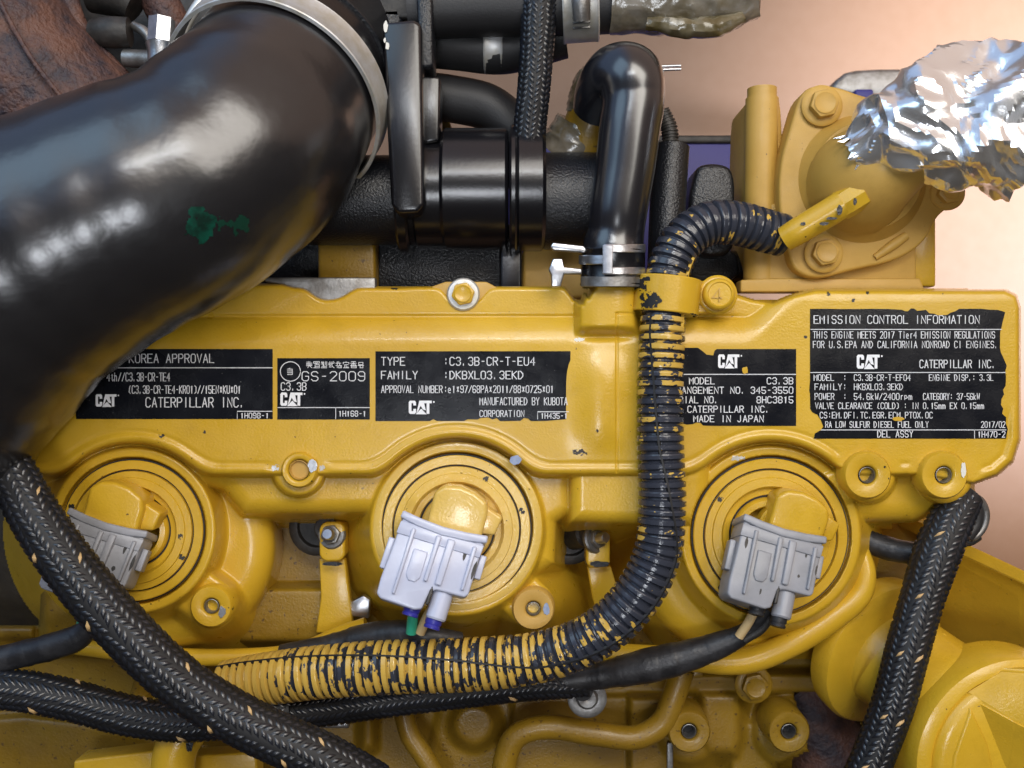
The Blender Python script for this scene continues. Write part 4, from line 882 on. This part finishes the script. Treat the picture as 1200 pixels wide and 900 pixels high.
tube('manifold_bend', [(-70, -90, -90, 96), (-30, 10, -90, 96), (30, 90, -100, 92), (110, 170, -120, 88)], M['rust'], rru, 56, 5, lambda s: 1+.012*np.sin(s*.11))
tube('casting_seam', [(-6, -10, 0, 3), (12, 26, 0, 3), (38, 70, -2, 3), (78, 122, -10, 3)], M['rust'], rru, 10, 4)
tube('manifold_lip', [(72, -40, -90, 12), (84, 10, -92, 11), (100, 45, -96, 11), (140, 90, -104, 12)], M['rust'], rru, 24, 4)
rtb = root('turbo_casting', 150, 60, -150, 'dark iron lugs and pins beside the rusty manifold', 'casting')
poly('rear_wall', [(60, -60), (330, -60), (330, 180), (60, 180)], -240, -215, M['dark'], rtb, 3)
tube('lug', [(110, 38, -96, 15), (130, 38, -92, 18), (152, 38, -94, 17)], M['dark'], rtb, 24, 3)
tube('lug', [(146, 68, -100, 10), (178, 70, -98, 11)], M['steel_dull'], rtb, 20, 3)
tube('lug', [(108, -10, -130, 24), (140, -6, -128, 26), (160, 6, -130, 22)], M['dark'], rtb, 28, 3)
tube('lug', [(156, 30, -104, 5), (170, 38, -100, 6), (178, 52, -100, 5)], M['steel_dull'], rtb, 14, 2)
tube('waste_arm', [(176, -20, -150, 22), (200, 30, -160, 22), (205, 80, -170, 22)], M['rust'], rtb, 24, 4)
rbt = root('marker_bolt', 190, 50, -70, 'silver hex bolt with blue torque marks beside the intake hose', 'bolt')
tube('bolt_shank', [(188, 92, -70, 15), (188, 60, -66, 15), (188, 52, -66, 17)], M['steel'], rbt, 20, 3)
tube('bolt_hex', [(188, 50, -64, 15), (190, 22, -64, 15)], M['steel'], rbt, 6, 14, angle=20)
blob('blue_mark', 196, 66, -49, 5, 8, 'bluep', rbt, 61)
tube('khaki_band', [(212, 70, -70, 5), (214, 40, -72, 6), (228, 12, -76, 6), (246, -14, -80, 6)], M['galv'], rtb, 12, 3)

# ================================================================== BLACK COOLANT PIPEWORK
rq = root('coolant_manifold', 560, 220, -60, 'glossy black horizontal pipe with flanged collars behind the cover', 'pipe')
def hcyl(name, x0, x1, y, z, r, mat, parent, rf=None, bev=2.5):
    prof = [(0, x0), (r-bev, x0), (r, x0+bev), (r, x1-bev), (r-bev, x1), (0, x1)]
    V, F = lathe(prof, 56); V = [(c-(x0+x1)/2, a, b) for a, b, c in V]
    return mesh(name, place(V, (x0+x1)/2, y, z), F, M[mat], parent)
hcyl('pipe_run', 360, 500, 235, -92, 52, 'black_cast', rq); hcyl('collar', 488, 524, 226, -84, 64, 'black_gloss', rq); hcyl('coupler', 519, 596, 222, -82, 70, 'black_gloss', rq, bev=4)
hcyl('flange_ring', 597, 606, 222, -82, 74, 'black_gloss', rq); hcyl('flange_ring', 604, 638, 222, -82, 72, 'black_gloss', rq, bev=4); hcyl('pipe_run', 636, 740, 236, -86, 56, 'black_cast', rq)
hcyl('flange_ring', 468, 482, 236, -88, 60, 'black_gloss', rq)
poly('lower_housing', [(440, 262), (612, 262), (612, 345), (440, 345)], -210, -130, M['black_cast'], rq, 6)
poly('lower_housing', [(300, 250), (450, 250), (450, 345), (300, 345)], -230, -150, M['black_cast'], rq, 6)
poly('drop_leg', rrect(585, 280, 612, 345, 5), -150, -90, M['black_gloss'], rq, 4)
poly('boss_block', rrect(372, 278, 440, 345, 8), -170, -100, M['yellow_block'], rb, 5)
poly('boss_block', rrect(612, 290, 700, 350, 8), -190, -120, M['yellow_matt'], rb, 5)
poly('boss_block', rrect(1000, 320, 1085, 350, 4), -190, -120, M['yellow_matt'], rb, 3)
rbk = root('black_bracket', 472, 140, 0, 'flat upright black bracket with white scratches at its top corner', 'bracket')
poly('bracket_plate', [(448, 26), (486, 22), (494, 28), (497, 240), (490, 249), (466, 250), (458, 240), (452, 120)], -40, 6, M['black_gloss'], rbk, 5)
poly('bracket_web', [(494, 88), (516, 90), (514, 165), (496, 168)], -80, -30, M['black_gloss'], rbk, 3)
for q, (x, y, a, b) in enumerate(((452, 31, 2.5, 6), (454, 54, 2.2, 4.5), (451, 47, 1.5, 3))): blob('paint_chip', x, y, 6.2, a, b, 'white', rbk, 80+q)
poly('bracket_top', [(486, -40), (506, -40), (508, 78), (492, 80)], -60, -14, M['black_cast'], rbk, 4)
poly('top_block', [(400, -40), (488, -40), (486, 22), (440, 20), (402, 6)], -110, -60, M['dark'], rbk, 4)
rth = root('upper_hose', 600, 20, -60, 'black hose crossing the very top of the picture', 'hose')
tube('hose_body', [(480, 12, -60, 34), (560, 8, -58, 34), (640, 6, -56, 35), (720, 4, -54, 34)], M['rubber'], rth, 40, 4)
V_ = tube('film_cuff', [(716, 2, -50, 38), (740, 2, -48, 36), (800, 2, -46, 38), (850, -2, -44, 36), (884, -8, -42, 30)], M['filmy'], rth, 60, 3, angle=18); crumple(V_, .0022, 50, 3)
V_2 = tube('film_fold', [(758, 28, -22, 9), (800, 32, -16, 12), (840, 32, -18, 12), (870, 20, -22, 7)], M['olive'], rth, 10, 5, angle=30); crumple(V_2, .0015, 90, 5)
rul = root('lower_hose', 560, 60, -100, 'short dark hose with a pale band under the upper hose', 'hose')
tube('hose_body', [(500, 48, -110, 30), (540, 52, -106, 30), (590, 56, -104, 30), (660, 40, -100, 28)], M['rubber'], rul, 32, 4)
band_on(rul, 'hose_band', (578, 54, -104), (610, 54, -104), 31, 22, 2, 'galv', 40)
tube('olive_edge', [(496, 30, -96, 5), (498, 70, -96, 5), (508, 82, -98, 4)], M['galv'], rul, 10, 3)
def worm(parent_label, a, b, r, wd):
    rt = root('hose_clamp', a[0], a[1], a[2], parent_label, 'clamp', 'hose clamps')
    band_on(rt, 'clamp_band', a, b, r, wd, 2, 'galv', 56)
    A = W(*a); ax = (W(*b)-A).normalized(); k = K(a[2]); q = ax.to_track_quat('Z', 'Y').to_matrix()
    up = Vector((0, 0, 1)); up = (up-ax*up.dot(ax)).normalized(); sd = ax.cross(up)
    V = []; F = []
    for i in range(14):
        an = R(-55+i*8.5); n = up*math.cos(an)+sd*math.sin(an); t = -up*math.sin(an)+sd*math.cos(an); c = A+n*k*(r+.5); bb = len(V)
        for du, dv, dn in ((-.24, -1.3, 0), (.24, -1.3, 0), (.24, 1.3, 0), (-.24, 1.3, 0), (-.22, -.5, 1.6), (.22, -.5, 1.6), (.22, .5, 1.6), (-.22, .5, 1.6)):
            V.append(c+ax*k*wd*du*1.0+t*k*dv*1.2+n*k*dn)
        F += [(bb+4, bb+5, bb+6, bb+7), (bb, bb+1, bb+5, bb+4), (bb+1, bb+2, bb+6, bb+5), (bb+2, bb+3, bb+7, bb+6), (bb+3, bb, bb+4, bb+7)]
    mesh('band_teeth', V, F, M['steel_dull'], rt, False); return rt
wc = worm('slotted steel worm clamp round the hose at the top edge', (679, 6, -54), (720, 3, -52), 42, 42)
tube('screw_barrel', [(680, -30, 0, 11), (681, 8, -4, 11), (682, 24, -10, 10)], M['steel_dull'], wc, 16, 3)
rcv = root('curved_hose', 560, 120, -130, 'dull black hose arching behind the coolant pipe', 'hose')
tube('hose_body', [(490, 110, -140, 26), (530, 116, -138, 27), (575, 128, -136, 27), (604, 160, -140, 27), (610, 220, -150, 27)], M['rubber'], rcv, 32, 4)
poly('yellow_block_edge', [(500, 90), (512, 90), (530, 152), (516, 160)], -190, -165, M['yellow_block'], rcv, 3)

rgh = root('breather_hose', 725, 200, 10, 'glossy black breather hose bent over at the top, rising from the cover', 'hose')
tube('hose_body', [(700, 128, -58, 29), (706, 108, -36, 32), (722, 90, -10, 37), (738, 92, 6, 39), (742, 116, 8, 37), (738, 150, 8, 36), (732, 200, 6, 35), (724, 250, 4, 34), (722, 272, 2, 33), (719, 290, 0, 36), (718, 338, -2, 36)], M['sheen_hose'], rgh, 56, 2.5, transport=False)
rsc = root('hose_clamp', 718, 312, 0, 'silver spring clamp with open loops at the foot of the breather hose', 'clamp', 'hose clamps')
band_on(rsc, 'clamp_band', (718, 314, -1), (717, 360, -3), 37.5, 42, 1.6, 'black_gloss', 56)
def arcbox(parent, name, cx, cz, r, y0, y1, x0, x1, th, mat):
    """strip lying on the upright hose between drawing x0..x1"""
    V = []; F = []; n = 16
    for i in range(n+1):
        x = x0+(x1-x0)*i/n; u = max(-.97, min(.97, (x-cx)/r)); h = math.sqrt(1-u*u)
        for rr in (r, r+th):
            z = cz+h*rr
            for y in (y0, y1): V.append(W(cx+u*rr, y, z))
    for i in range(n): b = i*4; c = b+4; F += [(b, b+1, c+1, c), (b+2, c+2, c+3, b+3), (b, c, c+2, b+2), (b+1, b+3, c+3, c+1)]
    F += [(0, 2, 3, 1), (n*4, n*4+1, n*4+3, n*4+2)]
    o = mesh(name, V, F, M[mat], parent); m = o.modifiers.new('bevel', 'BEVEL'); m.width = .0006; m.segments = 2; m.limit_method = 'ANGLE'; m.angle_limit = R(40); return o
g = 'steel'
arcbox(rsc, 'clamp_strip', 718, -2, 39, 286, 296, 708, 754, 3, g); arcbox(rsc, 'clamp_strip', 718, -2, 39, 313, 322, 708, 754, 3, g); arcbox(rsc, 'clamp_strip', 718, -2, 39, 287, 321, 707, 718, 3.6, g)
arcbox(rsc, 'clamp_strip', 718, -2, 39, 299, 310, 681, 708, 3.2, g); arcbox(rsc, 'clamp_strip', 718, -2, 38.5, 324, 336, 682, 756, 1.6, 'steel_dull')
for pts in ([(648, 284), (684, 288), (687, 292), (686, 296), (648, 293), (645, 289)], [(648, 303), (659, 303), (661, 313), (682, 315), (682, 321), (661, 321), (657, 336), (646, 336), (646, 322), (643, 316)]): poly('clamp_ear', pts, 10, 18, M[g], rsc, 1.5)
rwc = root('wire_clamp', 708, 100, -20, 'double wire spring clamp on the upper bend of the breather hose', 'clamp', 'hose clamps')
for q in (0, 7):
    tube('wire_ring', [(709-q, 66+q*.6, -10, 1.9), (701-q, 80+q*.6, -12, 1.9), (699-q*.9, 96+q, -12, 1.9), (704-q*.7, 110+q, -12, 1.9), (712-q*.4, 118+q, -10, 1.9)], M['steel'], rwc, 10, 2)
for q in (0, 4): tube('wire_end', [(770, 78+q, -10, 1.6), (798, 77+q, -10, 1.6)], M['steel'], rwc, 10, 3)
rtp = root('taped_spigot', 686, 130, -80, 'brown pipe stub wrapped in clear film behind the breather hose', 'pipe')
tube('spigot', [(704, 110, -84, 30), (690, 150, -96, 30), (680, 200, -120, 30)], M['yellow_block'], rtp, 28, 4)
crumple(tube('film_wrap', [(712, 92, -78, 33), (702, 112, -84, 34), (696, 136, -92, 33)], M['filmy'], rtp, 40, 2, angle=30), .002, 80, 6)
crumple(tube('film_wrap', [(684, 150, -104, 34), (672, 172, -112, 36), (660, 186, -118, 34)], M['filmy'], rtp, 40, 2, angle=30), .002, 80, 8)
rcs = root('black_fitting', 790, 220, -40, 'rough black casting with a threaded rod beside the breather hose', 'fitting')
tube('fitting_barrel', [(788, 172, -50, 20), (783, 230, -44, 21), (779, 330, -40, 21)], M['black_cast'], rcs, 32, 4)
tube('threaded_rod', [(776, 130, -50, 9), (784, 150, -50, 10), (786, 178, -50, 10)], M['dark'], rcs, 20, .6, lambda s: 1-.12*(np.sin(s*2*PI/4) > 0))
poly('fitting_lobe', chaikin([(806, 240), (812, 210), (818, 192), (846, 190), (862, 200), (862, 250), (862, 300), (812, 300)], 2), -110, -60, M['black_cast'], rcs, 7)
poly('fitting_lobe', chaikin([(800, 285), (864, 288), (868, 332), (800, 335)], 1), -120, -90, M['black_cast'], rcs, 4)
hcyl('cross_pipe', 800, 890, 316, -130, 22, 'black_gloss', rcs)
# ================================================================== BEYOND THE ENGINE
rbl = root('blue_crate', 820, 200, -500, 'violet blue plastic crate standing on the floor beyond the engine', 'crate')
poly('crate_wall', [(560, 166), (892, 166), (892, 330), (560, 330)], -760, -420, M['bluep'], rbl, 4)
poly('crate_lip', [(556, 158), (896, 158), (896, 168), (556, 168)], -470, -416, M['dark'], rbl, 3)
rgt = root('grey_tray', 1010, 100, -600, 'grey plastic tray on the floor behind the foil', 'tray')
poly('tray_body', chaikin([(968, 112), (985, 86), (1010, 80), (1090, 80), (1120, 92), (1110, 118)], 1), -760, -600, M['steel_dull'], rgt, 8)
poly('tray_handle', rrect(1002, 104, 1024, 116, 3), -600, -570, M['bluep'], rgt, 3)
